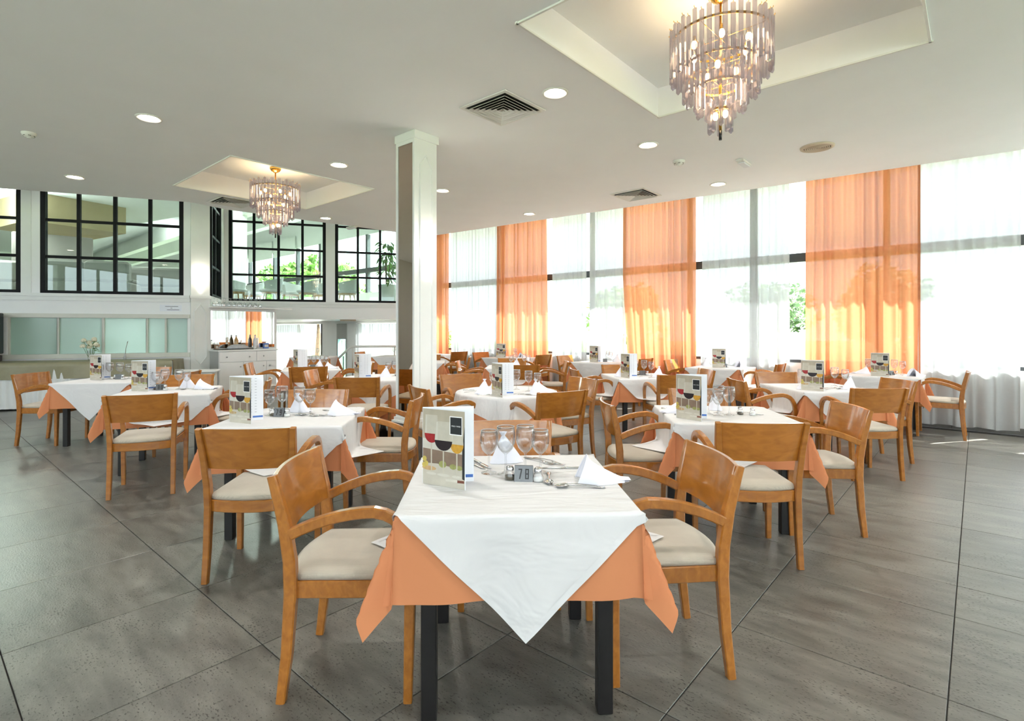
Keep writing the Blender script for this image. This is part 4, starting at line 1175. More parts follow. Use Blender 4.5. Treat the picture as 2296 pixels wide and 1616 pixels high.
# ---- wine list: folded A3 card, cover photo of three glasses, price list inside
CW_, CHT = 0.207, 0.308
def flat(m, pts, y, mat):
    m.add([(x, y, z) for x, z in pts], [tuple(range(len(pts)))], mat)
def ell(cx, cz, rx, rz, a0=0, a1=360, n=14):
    return [(cx+rx*math.cos(R(a0+(a1-a0)*k/n)), cz+rz*math.sin(R(a0+(a1-a0)*k/n))) for k in range(n+(0 if a1-a0 == 360 else 1))]
def build_menu():
    card = MB(); card.box(0, CW_, -0.0006, 0.0006, 0, CHT); CARD = card.mesh('card', 'paper_white')
    m = MB(); e = -0.0009
    mats = ['print_beige','print_brown','print_cloth','print_pale','print_red','print_dark','print_amber','print_black','print_green','print_yellow','print_wood','print_white','print_cork','print_glass']
    W, H_ = CW_, CHT
    def q(x, z): return (x*W, z*H_)
    flat(m, [q(0.01,0.0),q(0.985,0.0),q(0.985,0.985),q(0.01,0.985)], e, 0)
    flat(m, [q(0.01,0.27),q(0.985,0.24),q(0.985,0.44),q(0.01,0.47)], e-0.00008, 1)
    flat(m, [q(0.01,0.47),q(0.985,0.44),q(0.985,0.55),q(0.01,0.60)], e-0.00008, 3)
    flat(m, [q(0.01,0.0),q(0.985,0.0),q(0.985,0.245),q(0.35,0.285),q(0.01,0.275)], e-0.00010, 2)
    flat(m, [(x*W, z*H_) for x, z in ell(0.16,0.215,0.17,0.030)], e-0.00016, 10)
    for cx, cz in ((0.03,0.33),(0.07,0.27),(0.02,0.25)): flat(m, [(x*W, z*H_) for x, z in ell(cx+0.02,cz,0.05,0.035)], e-0.00018, 9)
    for cx, cz, rx, rz in ((0.48,0.285,0.09,0.045),(0.72,0.27,0.08,0.035),(0.86,0.265,0.08,0.03)): flat(m, [(x*W, z*H_) for x, z in ell(cx,cz,rx,rz)], e-0.00018, 8)
    flat(m, [q(0.93,0.13),q(0.985,0.12),q(0.985,0.80),q(0.965,0.70),q(0.93,0.48)], e-0.00020, 7)          # dark bottle edge
    flat(m, [q(0.55,0.075),q(0.82,0.080),q(0.82,0.110),q(0.55,0.105)], e-0.00022, 3)
    flat(m, [q(0.82,0.075),q(0.975,0.080),q(0.975,0.112),q(0.82,0.110)], e-0.00024, 12)
    def glass(cx, ztop, zl, zb, wr, wine, k):
        y = e-0.0003-0.0001*k
        flat(m, [q(cx-wr*0.86,ztop),q(cx+wr*0.86,ztop),q(cx+wr,zl),q(cx-wr,zl)], y, 13)                   # empty bowl
        flat(m, [q(cx-wr*0.80,ztop-0.01),q(cx-wr*0.62,ztop-0.01),q(cx-wr*0.68,zl),q(cx-wr*0.9,zl)], y-0.00004, 3)
        pts = [q(cx-wr,zl)] + [(x*W, z*H_) for x, z in ell(cx, zl, wr, zl-zb, 180, 360, 12)] + [q(cx+wr,zl)]
        flat(m, pts[1:-1], y-0.00005, wine)
        flat(m, [q(cx-0.016,zb+0.004),q(cx+0.016,zb+0.004),q(cx+0.012,0.155),q(cx-0.012,0.155)], y, 13)
        flat(m, [(x*W, z*H_) for x, z in ell(cx, 0.148, wr*0.75, 0.018)], y, 3)
    glass(0.215, 0.91, 0.665, 0.545, 0.165, 4, 0)
    glass(0.810, 0.76, 0.560, 0.445, 0.150, 6, 1)
    glass(0.500, 0.835, 0.590, 0.460, 0.205, 5, 2)
    flat(m, [q(0.645,0.675),q(0.935,0.675),q(0.935,0.915),q(0.645,0.915)], e-0.0008, 11)
    flat(m, [q(0.662,0.688),q(0.918,0.688),q(0.918,0.902),q(0.662,0.902)], e-0.0009, 7)
    PIC = m.mesh('cover_picture', mats, fix=False)
    TXT = text_mesh('VINO / WINE', 0.0074, 'print_white', 'cover_lettering')
    # inner page: rows of print and a blue mark (seen from -y side of the back panel)
    m = MB(); e2 = -0.0009
    rnd = random.Random(3)
    for k in range(13):
        z = 0.92-0.062*k
        flat(m, [q(0.08,z),q(0.08+rnd.uniform(0.25,0.45),z),q(0.08+0.3,z+0.008),q(0.08,z+0.008)], e2, 0)
        for xx in (0.60, 0.74): flat(m, [q(xx,z),q(xx+0.06,z),q(xx+0.06,z+0.010),q(xx,z+0.010)], e2, 0)
    flat(m, [q(0.68,0.055),q(0.985,0.055),q(0.985,0.095),q(0.68,0.095)], e2, 1)
    LIST = m.mesh('price_list', ['print_grey','print_blue'], fix=False)
    return CARD, PIC, TXT, LIST
MCARD, MPIC, MTXT, MLIST = build_menu()
def wine_list(loc, c_ang, b_ang, label, group):
    t = thing('wine_list', label, 'menu', loc, 0, group)
    f = link('front_cover', MCARD, t, rot=R(c_ang)); link('cover_picture', MPIC, f)
    link('lettering', MTXT, f, loc=(CW_*0.79, -0.0022, CHT*0.79), rot=(R(90), 0, 0))
    b = link('back_cover', MCARD, t, rot=R(b_ang)); link('price_list', MLIST, b)
    return t
# ================================================================== TABLES, CHAIRS AND SETTINGS
TABLES = {
 # key: (x, y, rotation, kind, phrase)
 'T1': (0.003, 2.222, 3, 's', 'the nearest table numbered 78'),
 'T2': (-1.56, 3.84, 5, 's', 'the left middle table numbered 79'),
 'T3': (1.55, 3.94, -6, 's', 'the right middle table in second row'),
 'T4': (-3.47, 5.42, 20, 's', 'the left table numbered 80'),
 'T5': (-4.95, 6.62, 8, 's', 'the far left table by the buffet'),
 'T6': (-0.054, 5.38, 0, 'r', 'the round table right of the column'),
 'T7': (3.30, 5.75, 3, 's', 'the right table behind the second row'),
 'T8': (5.07, 7.295, -41, 's', 'the rightmost window table'),
 'T9': (1.72, 7.15, 5, 's', 'the square table behind the round one, right'),
 'T10': (3.43, 8.775, -41, 's', 'the second window table from the right'),
 'T11': (1.72, 10.25, -41, 's', 'the third window table from the right'),
 'T12': (-0.075, 11.81, -41, 's', 'the fourth window table from the right'),
 'T13': (0.0, 8.90, -3, 's', 'the square table straight behind the round one'),
 'T14': (-1.68, 6.98, 0, 'r', 'the round table left of the column'),
 'T15': (-3.18, 8.50, 20, 's', 'the table in front of the white sideboard'),
 'T16': (-4.50, 12.20, 5, 's', 'the far table by the open passage'),
 'T17': (-1.72, 10.30, 5, 's', 'the table behind the mirrored column'),
 'T18': (-2.70, 12.50, -10, 's', 'the far table by the white handrail'),
 'T19': (-1.97, 13.25, -41, 's', 'the window table hidden behind the column'),
}
CHAIRS = [
 ('T1','left',-0.595,2.20,2), ('T1','right',0.585,2.31,184), ('T1','far',-0.02,2.82,-88),
 ('T2','near',-1.45,3.16,94), ('T2','right',-1.03,4.22,180), ('T2','far',-1.69,4.44,-87),
 ('T3','near',1.44,3.33,87), ('T3','left',0.98,3.96,0), ('T3','right',2.09,3.78,174), ('T3','far',1.64,4.52,-95),
 ('T4','near',-3.13,4.62,112), ('T4','right',-2.87,5.63,200), ('T4','far',-3.69,6.02,-70),
 ('T5','left',-5.57,6.52,2), ('T5','far',-5.03,7.25,-82), ('T5','right',-4.32,6.71,188),
 ('T6','near right',0.30,4.83,119.5), ('T6','near left',-0.62,5.08,30), ('T6','far left',-0.50,6.10,-67), ('T6','far right',0.53,5.72,208),
 ('T7','near',3.31,5.10,90), ('T7','right',3.82,5.68,180), ('T7','left',2.66,5.66,-3), ('T7','far',3.27,6.36,-90),
 ('T8','right',5.52,6.92,139), ('T8','left',4.65,7.72,-41),
 ('T9','left',1.11,7.20,5), ('T9','near',1.92,6.52,95), ('T9','far',1.62,7.77,-86), ('T9','right',2.31,7.12,182),
 ('T10','left',3.0,9.21,-41), ('T10','right',3.92,8.41,139),
 ('T11','left',1.28,10.70,-41), ('T11','right',2.22,9.88,139),
 ('T12','left',-0.52,12.26,-41), ('T12','right',0.46,11.42,139),
 ('T13','left',-0.62,8.90,0), ('T13','right',0.62,8.88,180), ('T13','near',0.15,8.27,92), ('T13','far',0.0,9.52,-90),
 ('T14','near',-1.71,6.20,88), ('T14','left',-2.34,6.95,2), ('T14','far',-1.75,7.68,-92), ('T14','right',-0.98,7.06,186),
 ('T15','left',-3.85,8.44,14), ('T15','near',-2.98,7.87,108), ('T15','far',-3.38,9.14,-72), ('T15','right',-2.55,8.66,198),
 ('T17','right',-1.10,10.32,183), ('T17','far',-1.74,10.92,-87),
 ('T18','left',-3.31,12.58,-8), ('T18','far',-2.62,13.10,-98),
 ('T19','right',-1.46,12.90,139),
]
SIDE = {'left':'left side','right':'right side','near':'near side','far':'far side','near right':'near right side','near left':'near left side','far left':'far left side','far right':'far right side'}
for tk, sd, x, y, a in CHAIRS:
    chair(x, y, a, 'beech armchair %s of %s' % (SIDE[sd].replace(' side', ' side'), TABLES[tk][4].replace('the ', '', 1)), 'beech armchairs around the dining tables')

# which table sides have a seat that catches the hanging cloth corner (local: n near, f far, l left, r right)
SEATS = {'T1':'lrf','T2':'nrf','T3':'lrnf','T4':'nrf','T5':'lfr','T7':'nrlf','T8':'','T9':'lnrf','T10':'','T11':'','T12':'','T13':'lrnf','T15':'lnfr','T17':'rf','T18':'lf'}
OFFS = {'T1':(0.02,-0.004),'T2':(0.03,-0.07),'T3':(-0.06,0.01),'T4':(0.03,-0.07),'T5':(0.0,-0.01),'T7':(-0.02,0.0),'T9':(-0.02,0.0),'T8':(0,0),'T10':(-0.03,0),'T13':(0.02,0)}
for i, (k, (x, y, rz, kind, ph)) in enumerate(TABLES.items()):
    if kind == 's':
        t = thing('dining_table', 'square dining table with black legs, %s' % ph, 'table', (x, y, 0), R(rz), 'square dining tables')
        link('table_top', TT, t); link('apron', APR, t)
        for j in range(4): link('leg', LEG[j], t)
        tag(link('tablecloth', PEACH['abc'[i % 3]], None, loc=(x, y, 0), rot=R(rz)), 'peach tablecloth hanging over %s' % ph, 'tablecloth', 'peach tablecloths')
        ox, oy = OFFS.get(k, (0, 0))
        me, he = overlay(SEATS.get(k, ''), ox, oy, SEEDS['abc'[i % 3]])
        o = tag(link('overlay_cloth', me, None, loc=(x, y, 0), rot=R(rz)), 'white diamond-laid top cloth on %s' % ph, 'tablecloth', 'white top cloths')
        link('hem', he, o)
    else:
        t = thing('round_dining_table', 'round pedestal table, %s' % ph, 'table', (x, y, 0), R(rz), 'round dining tables')
        link('table_top', RTT, t); link('pedestal', RPED, t)
        tag(link('tablecloth', RPEACH, None, loc=(x, y, 0), rot=R(48)), 'long peach tablecloth under the white one on %s' % ph, 'tablecloth', 'peach tablecloths')
        tag(link('overlay_cloth', RWHITE, None, loc=(x, y, 0), rot=R(48)), 'white cloth hanging in scallops over %s' % ph, 'tablecloth', 'white top cloths')

def T2W(k, lx, ly):
    x, y, rz = TABLES[k][:3]; c, s = math.cos(R(rz)), math.sin(R(rz))
    return (x+c*lx-s*ly, y+s*lx+c*ly, TZ)
def ph(k): return TABLES[k][4]
# wine lists: world position of the fold, direction of cover and back panel
MENUS = {'T1':((-0.362,2.17),-38,-2), 'T2':((-1.90,3.60),-52,2), 'T3':((1.16,3.78),-37,6), 'T4':((-3.84,5.40),-48,4), 'T5':((-5.22,6.62),-56,6),
 'T6':((-0.19,5.05),-62,5), 'T7':((2.97,5.50),-10,12), 'T8':((4.80,7.16),-12,10), 'T9':((1.42,6.98),-58,2), 'T10':((3.27,8.74),-10,10),
 'T11':((1.48,10.20),-40,0), 'T12':((-0.34,11.74),-12,10), 'T14':((-2.02,6.86),-74,0), 'T15':((-3.44,8.42),-72,0)}
for k, ((x, y), c, b) in MENUS.items():
    rv = -math.degrees(math.atan2(x, y))        # square on to the aisle the guests come from
    wine_list((x, y, TZ), c+rv, b+rv, 'folded wine list card standing on %s' % ph(k), 'wine lists on the tables')
# number stands
for k, lx, ly, rz, txt in (('T1',0.045,-0.02,-9,'78'),('T2',-0.10,-0.005,-14,'79'),('T4',-0.10,0.10,4,'80'),('T8',0.08,0.02,20,''),('T7',0.02,0.12,-12,''),('T9',0.06,0.10,-10,''),('T14',0.20,0.14,5,''),('T11',0.06,0.02,10,''),('T5',0.05,0.06,8,''),('T15',0.02,-0.02,0,''),('T10',0.05,0.0,0,'')):
    x, y, z = T2W(k, lx, ly)
    number_stand((x, y, z), R(TABLES[k][2]+rz if TABLES[k][3] == 's' and abs(TABLES[k][2]) < 30 else rz), txt, 'steel table number stand on %s' % ph(k), 'table number stands')
    if k in ('T1','T2','T4','T8','T7','T9','T14','T15','T5','T10'):
        ds = -0.058; 
        p1 = (x+ds, y+0.012, z); p2 = (x+0.058, y-0.014, z)
        shaker('p', p1, ph(k), 'pepper shakers'); shaker('s', p2, ph(k), 'salt shakers')
for kd, px, py in (('s',1.735,3.86),('p',1.665,3.905)): shaker(kd, (px, py, TZ), ph('T3'), 'salt shakers' if kd == 's' else 'pepper shakers')
# wine glasses
GLASS = {'T1': [('s',-0.098,0.105),('b',-0.026,0.082),('b',0.060,0.095),('s',0.126,0.105)],
 'T2': [('s',-0.19,0.05),('b',-0.115,0.09),('b',0.02,0.05),('s',0.09,0.07)],
 'T3': [('s',-0.105,-0.02),('s',-0.06,-0.10),('b',-0.02,0.03),('b',0.03,-0.06)],
 'T4': [('s',-0.155,0.15),('b',-0.075,0.16),('b',0.06,0.12),('s',0.13,0.12)],
 'T5': [('s',-0.16,0.05),('b',-0.08,0.10),('b',0.06,0.06),('s',0.14,0.10)],
 'T6': [('s',-0.14,0.08),('b',0.10,0.14),('b',0.22,-0.02),('s',0.31,-0.02)],
 'T7': [('b',-0.02,0.14),('s',-0.10,0.16),('b',0.24,0.10),('s',0.33,0.06)],
 'T8': [('b',0.10,0.16),('s',0.19,0.19),('b',-0.20,0.15),('s',-0.12,0.19)],
 'T9': [('s',-0.14,0.02),('b',-0.06,0.05),('b',0.07,0.07),('s',0.15,0.02)],
 'T11': [('b',0.03,0.18),('s',0.11,0.14)],
 'T12': [('b',-0.02,-0.10),('s',-0.10,-0.04),('b',0.10,0.10),('s',0.17,0.05)],
 'T13': [('s',-0.02,0.08),('b',0.05,0.10),('b',0.20,0.10),('s',0.27,0.06)],
 'T14': [('s',0.02,0.20),('b',0.12,0.14),('b',0.22,0.18),('s',0.30,0.10)],
 'T15': [('s',-0.06,0.10),('b',0.03,0.12),('b',0.16,0.08),('s',0.22,0.14)],
 'T17': [('s',-0.06,0.0),('b',0.03,0.02),('b',0.16,0.0),('s',0.22,0.04)],
 'T16': [('b',-0.06,0.0),('s',0.06,0.02)], 'T18': [('b',-0.06,0.0),('s',0.06,0.02)]}
for k, gl in GLASS.items():
    order = {'s': 0, 'b': 0}
    tot = {c: sum(1 for g in gl if g[0] == c) for c in 'sb'}
    for c, lx, ly in gl:
        loc = T2W(k, lx, ly); order[c] += 1
        pos = '' if tot[c] == 1 else ('left ' if order[c] == 1 else 'right ')
        o = put('wine_glass', GB if c == 'b' else GS, loc, random.uniform(0, 6), '%s%s wine glass on %s' % (pos, 'tall' if c == 'b' else 'smaller', ph(k)), 'wine glass', 'empty wine glasses on the tables')
        link('rim', GBR if c == 'b' else GSR, o)
# napkins
NAPS = {'T1': [('cone',-0.01,0.30,200,'far'),('tail',0.345,-0.035,-4,'right')],
 'T2': [('cone',-0.02,0.20,170,'far'),('tail',0.315,0.06,-8,'right')],
 'T3': [('tail',-0.32,0.05,-160,'left'),('cone',0.0,0.22,90,'far')],
 'T4': [('cone',-0.29,0.12,150,'left'),('cone',0.12,0.26,190,'far'),('tail',0.30,0.08,-14,'right')],
 'T6': [('cone',-0.23,-0.20,20,'near left'),('cone',-0.13,-0.02,80,'middle left'),('cone',0.30,-0.26,170,'near right'),('tail',0.36,-0.10,-20,'right')],
 'T7': [('cone',-0.26,-0.15,10,'left'),('cone',0.19,-0.20,10,'near right')],
 'T8': [('tail',-0.26,0.10,160,'left'),('tail',0.33,0.04,30,'right')],
 'T9': [('cone',-0.30,-0.05,10,'left'),('cone',0.16,-0.20,10,'near right')],
 'T10': [('cone',-0.28,0.10,200,'left'),('tail',0.22,0.26,30,'right')],
 'T11': [('cone',0.22,0.16,0,'right')],
 'T12': [('tail',0.18,0.25,40,'right')],
 'T13': [('cone',0.06,-0.02,0,'middle')],
 'T14': [('cone',0.02,0.0,0,'middle'),('cone',0.30,0.0,120,'right')],
 'T15': [('cone',0.10,-0.02,0,'middle'),('tail',0.28,-0.12,-25,'right')],
 'T18': [('cone',0.1,0.05,0,'middle')]}
for k, ns in NAPS.items():
    for kind, lx, ly, rz, w in ns:
        put('folded_napkin', NAP if kind == 'tail' else NAPC, T2W(k, lx, ly), R(rz+TABLES[k][2]*(1 if abs(TABLES[k][2]) < 30 else 0)), 'white folded napkin at the %s of %s' % (w, ph(k)), 'napkin', 'folded napkins')
# cutlery
CUT = {'T1': [('knife',-0.165,0.255,-62,'outer left'),('knife',-0.135,0.262,-64,'inner left'),('fork',0.14,0.29,-52,'outer far'),('fork',0.185,0.28,-50,'inner far'),('knife',0.24,0.16,177,'right'),('spoon',0.150,-0.005,-97,'small middle'),('fork',0.235,-0.105,171,'near right'),('spoon',0.255,-0.135,175,'near right')],
 'T2': [('knife',-0.16,0.20,-60,'left'),('fork',0.20,0.19,-48,'far'),('spoon',0.12,0.0,170,'near right'),('fork',0.20,-0.03,172,'near right'),('knife',0.34,0.14,-8,'right')],
 'T3': [('fork',0.20,0.02,-40,'right'),('knife',-0.26,-0.14,-30,'left'),('knife',-0.30,0.17,-30,'far left')],
 'T4': [('fork',0.22,0.20,-40,'far'),('spoon',0.18,0.02,165,'near right'),('knife',0.30,-0.02,160,'right')],
 'T6': [('knife',-0.33,0.06,-10,'left'),('fork',-0.32,-0.10,10,'near left'),('spoon',0.14,-0.28,-30,'near'),('fork',0.20,-0.32,-28,'near'),('knife',0.40,0.06,-5,'right'),('knife',-0.16,-0.30,15,'near left')],
 'T7': [('fork',0.05,-0.10,20,'middle'),('knife',0.33,-0.05,-30,'right'),('spoon',0.02,-0.20,10,'near')],
 'T9': [('fork',0.02,-0.14,10,'near'),('spoon',0.10,-0.30,0,'near')],
 'T5': [('fork',0.20,0.02,-20,'right')], 'T15': [('fork',0.20,0.04,-20,'right')], 'T8': [('fork',0.14,-0.05,40,'middle')]}
for k, cs in CUT.items():
    for kind, lx, ly, rz, w in cs:
        me = {'knife': KNIFE, 'fork': FORK, 'spoon': SPOON}[kind]
        put('table_'+kind, me, T2W(k, lx, ly), R(rz+TABLES[k][2]), 'steel %s lying %s on %s' % (kind, w, ph(k)), kind, 'table cutlery')
# ================================================================== CURTAINS
def curtain(name, s0, s1, label, mat, group, fold=0.13, amp=0.070, seed=0, z0=0.05, z1=4.25, n0=None, pull=None, flare=0.0):
    """pleated hanging cloth between s0 and s1 (s grows to the left)"""
    n0 = NR-0.135 if n0 is None else n0
    rnd = random.Random(seed)
    w = s1-s0; nf = max(3, int(w/fold)); cols = nf*8
    phs = [rnd.uniform(-0.9, 0.9) for _ in range(nf+2)]; am = [rnd.uniform(0.45, 1.2) for _ in range(nf+2)]
    rows = []
    zs = [z1-(z1-z0)*(k/16.0) for k in range(17)]
    for zi, z in enumerate(zs):
        g = zi/16.0
        row = []
        for c in range(cols+1):
            f = c/cols; x = f*nf; i = int(min(x, nf-1)); fr = x-i
            am_ = am[i]*(1-fr)+am[i+1]*fr; ph_ = phs[i]*(1-fr)+phs[i+1]*fr
            fine = math.sin(2*PI*x+ph_)*am_
            broad = math.sin(2*PI*x*0.37+seed+phs[0])*0.9
            k = fine*(1-0.45*g)+broad*(0.25+0.75*g)*0.8
            so = 0.020*math.sin(2*PI*x*0.61+seed*1.7)*g
            if pull: so += pull(f, g)
            zz = z + (0.010*math.sin(2*PI*x*0.37+1)*g if zi == 16 else 0)
            p = P(s0+w*f+so, n0+amp*k*0.75, zz)
            row.append((p.x, p.y, p.z))
        rows.append(row)
    m = MB(); m.grid(rows)
    o = m.obj(name, mat, None, fix=False)
    tag(o, label, 'curtain', group)
    return o
og = 'orange curtains'; sg = 'white sheer curtains'
def spread(k): return lambda f, g: k*(f-0.5)*g
curtain('orange_curtain', 0.60, 2.04, 'widest orange curtain, right of the clear window gap', 'curtain_orange', og, seed=1, pull=spread(0.04))
curtain('orange_curtain', 3.82, 5.26, 'orange curtain in the middle of the window wall', 'curtain_orange', og, seed=2, pull=lambda f, g: -0.16*f*max(0, g-0.45)*1.8)
curtain('orange_curtain', 7.17, 8.66, 'orange curtain left of the middle, by the black mullion', 'curtain_orange', og, seed=3, pull=spread(0.07))
curtain('orange_curtain', 10.33, 11.30, 'leftmost orange curtain, partly behind the column', 'curtain_orange', og, seed=4)
curtain('sheer_curtain', -0.43, 0.63, 'widest white sheer, right of the widest orange curtain', 'curtain_sheer', sg, seed=5, fold=0.13, amp=0.045, n0=NR-0.075)
curtain('sheer_curtain', -1.25, -0.50, 'white sheer curtain at the right picture edge', 'curtain_sheer', sg, seed=15, fold=0.13, amp=0.045, n0=NR-0.075)
curtain('sheer_curtain', -3.10, -1.33, 'white sheer curtain beyond the right picture edge', 'curtain_sheer', sg, seed=16, fold=0.13, amp=0.045, n0=NR-0.075)
curtain('sheer_curtain', 2.30, 2.90, 'narrow white sheer beside the clear window gap', 'curtain_sheer', sg, seed=6, fold=0.10, amp=0.042, n0=NR-0.075)
curtain('sheer_curtain', 2.78, 3.70, 'white sheer curtain right of the middle orange curtain', 'curtain_sheer', sg, seed=7, fold=0.10, amp=0.042, n0=NR-0.07, pull=lambda f, g: 0.05*f*g)
curtain('sheer_curtain', 5.24, 6.08, 'white sheer curtain just right of the black mullion', 'curtain_sheer', sg, seed=8, fold=0.11, amp=0.042, n0=NR-0.075)
curtain('sheer_curtain', 6.17, 7.06, 'white sheer curtain just left of the black mullion', 'curtain_sheer', sg, seed=9, fold=0.11, amp=0.042, n0=NR-0.075)
curtain('sheer_curtain', 8.64, 10.36, 'white sheer curtain between the two left orange curtains', 'curtain_sheer', sg, seed=10, fold=0.11, amp=0.042, n0=NR-0.075)
curtain('sheer_curtain', 17.9, 20.5, 'white sheer curtain in the lower room left of the garden view', 'curtain_sheer', sg, seed=11, fold=0.14, amp=0.04, z0=-0.95, z1=1.54, n0=NR-0.08)
curtain('sheer_curtain', 12.4, 14.7, 'white sheer curtain in the lower room behind the handrail', 'curtain_sheer', sg, seed=12, fold=0.14, amp=0.04, z0=-0.95, z1=1.54, n0=NR-0.08)

# ================================================================== CEILING FIXTURES
def downlight(s, n, k, where):
    p = P(s, n, CEIL)
    t = thing('recessed_downlight', 'round recessed ceiling downlight %s' % where, 'ceiling light', p, 0, 'recessed downlights')
    m = MB(); m.lathe([(0.078,-0.001),(0.095,-0.006),(0.100,-0.012),(0.112,-0.010),(0.116,-0.001)], 28); m.obj('rim', 'detector_white', t)
    m = MB(); m.lathe([(0.0005,-0.016),(0.05,-0.012),(0.080,-0.004)], 24); m.obj('lamp', 'downlight_glow', t)
    d = bpy.data.lights.new('downlight_beam', 'SPOT'); d.energy = 62; d.spot_size = R(110); d.spot_blend = 0.6; d.color = (1.0, 0.975, 0.94); d.shadow_soft_size = 0.06
    o = bpy.data.objects.new('downlight_beam', d); COL.objects.link(o); o.parent = t; o.location = (0, 0, -0.03)
for k, (s, n, w) in enumerate(((2.80,3.80,'between the vent and the near coffer'),(2.80,5.56,'below the near chandelier'),(2.80,7.72,'closest to the curtains on the right'),(6.15,1.63,'nearest on the left side'),(6.09,3.67,'left of the column beside the far coffer'),(6.05,5.37,'just right of the column'),(6.09,7.48,'far, above the left orange curtain'),(9.30,1.60,'far left near the black window'),(9.20,5.27,'far, right of the far chandelier'))):
    downlight(s, n, k, w)
for s, n, w in ((2.80,1.62,'just left behind the viewer'),(-0.50,1.62,'straight above the viewer'),(-0.50,5.45,'above the right aisle out of view'),(-0.50,7.60,'near the right curtains out of view'),(-0.50,-2.2,'left behind the viewer'),(2.80,-2.2,'far left behind the viewer'),(6.10,-2.2,'at the left wall windows'),(9.30,-2.0,'at the far left end')):
    downlight(s, n, 0, w)
def square_vent(s, n, size, label):
    p = P(s, n, CEIL)
    t = thing('square_air_diffuser', label, 'air vent', p, RZT, 'square ceiling diffusers')
    h = size/2
    m = MB(); m.box(-h*0.86, h*0.86, -h*0.86, h*0.86, -0.004, -0.001); m.obj('back_box', 'vent_dark', t)
    m = MB()
    m.loft([[(x*h, y*h, -0.002) for x, y in ((-1,-1),(1,-1),(1,1),(-1,1))], [(x*h, y*h, -0.010) for x, y in ((-1,-1),(1,-1),(1,1),(-1,1))],
            [(x*h*0.88, y*h*0.88, -0.012) for x, y in ((-1,-1),(1,-1),(1,1),(-1,1))], [(x*h*0.86, y*h*0.86, -0.003) for x, y in ((-1,-1),(1,-1),(1,1),(-1,1))]], True, 0, False)
    m.obj('rim', 'vent_white', t)
    for k in range(6):
        a = h*(0.84-0.135*k); b = a-h*0.115
        m = MB()
        sq = ((-1,-1),(1,-1),(1,1),(-1,1))
        m.loft([[(x*b, y*b, -0.005) for x, y in sq], [(x*a, y*a, -0.030) for x, y in sq], [(x*(a-0.004), y*(a-0.004), -0.031) for x, y in sq], [(x*(b-0.004), y*(b-0.004), -0.006) for x, y in sq]], True, 0, False)
        m.obj('louvre', 'vent_white', t)
    m = MB(); b = h*0.06; m.loft([[(x*b, y*b, -0.030) for x, y in ((-1,-1),(1,-1),(1,1),(-1,1))], [(x*0.001, y*0.001, -0.012) for x, y in ((-1,-1),(1,-1),(1,1),(-1,1))]], True, 0, False); m.obj('centre', 'vent_white', t)
square_vent(3.375, 3.75, 0.58, 'square white air diffuser left of the near coffer')
square_vent(3.98, 7.49, 0.58, 'square white air diffuser close to the curtains')
square_vent(9.17, 3.60, 0.58, 'square white air diffuser behind the far chandelier')
t = thing('round_air_valve', 'round tan air valve on the ceiling by the right curtains', 'air vent', P(1.378, 6.888, CEIL), 0)
m = MB(); m.lathe([(0.175,-0.001),(0.172,-0.014),(0.140,-0.022),(0.135,-0.010)], 36); m.obj('rim', 'vent_tan', t)
for k in range(6):
    r = 0.128-0.020*k
    m = MB(); m.lathe([(r,-0.012),(r-0.004,-0.022),(r-0.012,-0.020),(r-0.014,-0.010)], 32); m.obj('ring', 'vent_tan', t)
m = MB(); m.lathe([(0.16,-0.004),(0.0005,-0.004)], 32); m.obj('back_plate', 'vent_dark', t)
def detector(s, n, label, r=0.07):
    t = thing('smoke_detector', label, 'detector', P(s, n, CEIL), 0, 'ceiling detectors')
    m = MB(); m.lathe([(r,0.0),(r,-0.012),(r*0.86,-0.030),(r*0.55,-0.044),(r*0.30,-0.047)], 24); m.obj('housing', 'detector_white', t)
    m = MB(); m.lathe([(r*0.30,-0.046),(r*0.27,-0.055),(0.0005,-0.057)], 18); m.obj('sensor', 'detector_white', t)
    for k in range(6):
        a = k*PI/3+0.3; m = MB(); m.box(r*0.70, r*0.78, -0.012, 0.012, -0.037, -0.031); o = m.obj('slot', 'vent_dark', t); o.rotation_euler = (0, 0, a)
detector(7.585, 0.922, 'white smoke detector on the ceiling at far left', 0.065)
detector(2.786, 6.35, 'white domed detector on the ceiling below the near chandelier', 0.075)
def emergency(s, n, rz, label):
    t = thing('emergency_light', label, 'light', P(s, n, CEIL), rz, 'emergency lights')
    m = MB(); m.bevbox(-0.15, 0.15, -0.05, 0.05, -0.028, -0.001, 0.008); m.obj('housing', 'detector_white', t)
    m = MB(); m.bevbox(-0.105, 0.142, -0.043, 0.043, -0.046, -0.028, 0.008); m.obj('diffuser', 'paper_white', t)
emergency(2.188, 6.894, math.atan2(-E2.y, -E2.x)+PI, 'white oblong emergency light on the ceiling by the curtains')
emergency(9.55, 6.05, math.atan2(E1.y, E1.x), 'white oblong emergency light at the ceiling edge by the back wall')

# ---- chandeliers: rings of hanging prism rods
def rod_mesh(L, name, mat):
    m = MB(); r = 0.0215
    tri = [(r*math.cos(R(90+120*k)), r*math.sin(R(90+120*k))) for k in range(3)]
    hexa = []
    for k in range(3):
        a = Vector(tri[k]); b = Vector(tri[(k+1) % 3])
        hexa += [tuple(a.lerp(b, 0.14)), tuple(a.lerp(b, 0.86))]
    m.loft([[(x*0.7,y*0.7,0.0) for x, y in hexa], [(x,y,-0.006) for x, y in hexa], [(x,y,-L+0.012) for x, y in hexa], [(x*0.25,y*0.25,-L) for x, y in hexa]], True, 0, False, cap=True)
    return m.mesh(name, mat)
RODS = {L: rod_mesh(L, 'crystal_rod', 'crystal') for L in (0.34, 0.30, 0.25, 0.215)}
hk = MB(); hk.tube((0,0,0.0), (0,-0.012,0.006), 0.0022, 5); hk.tube((0,-0.012,0.006), (0,-0.014,0.014), 0.0022, 5)
HOOK = hk.mesh('hook', 'brass')
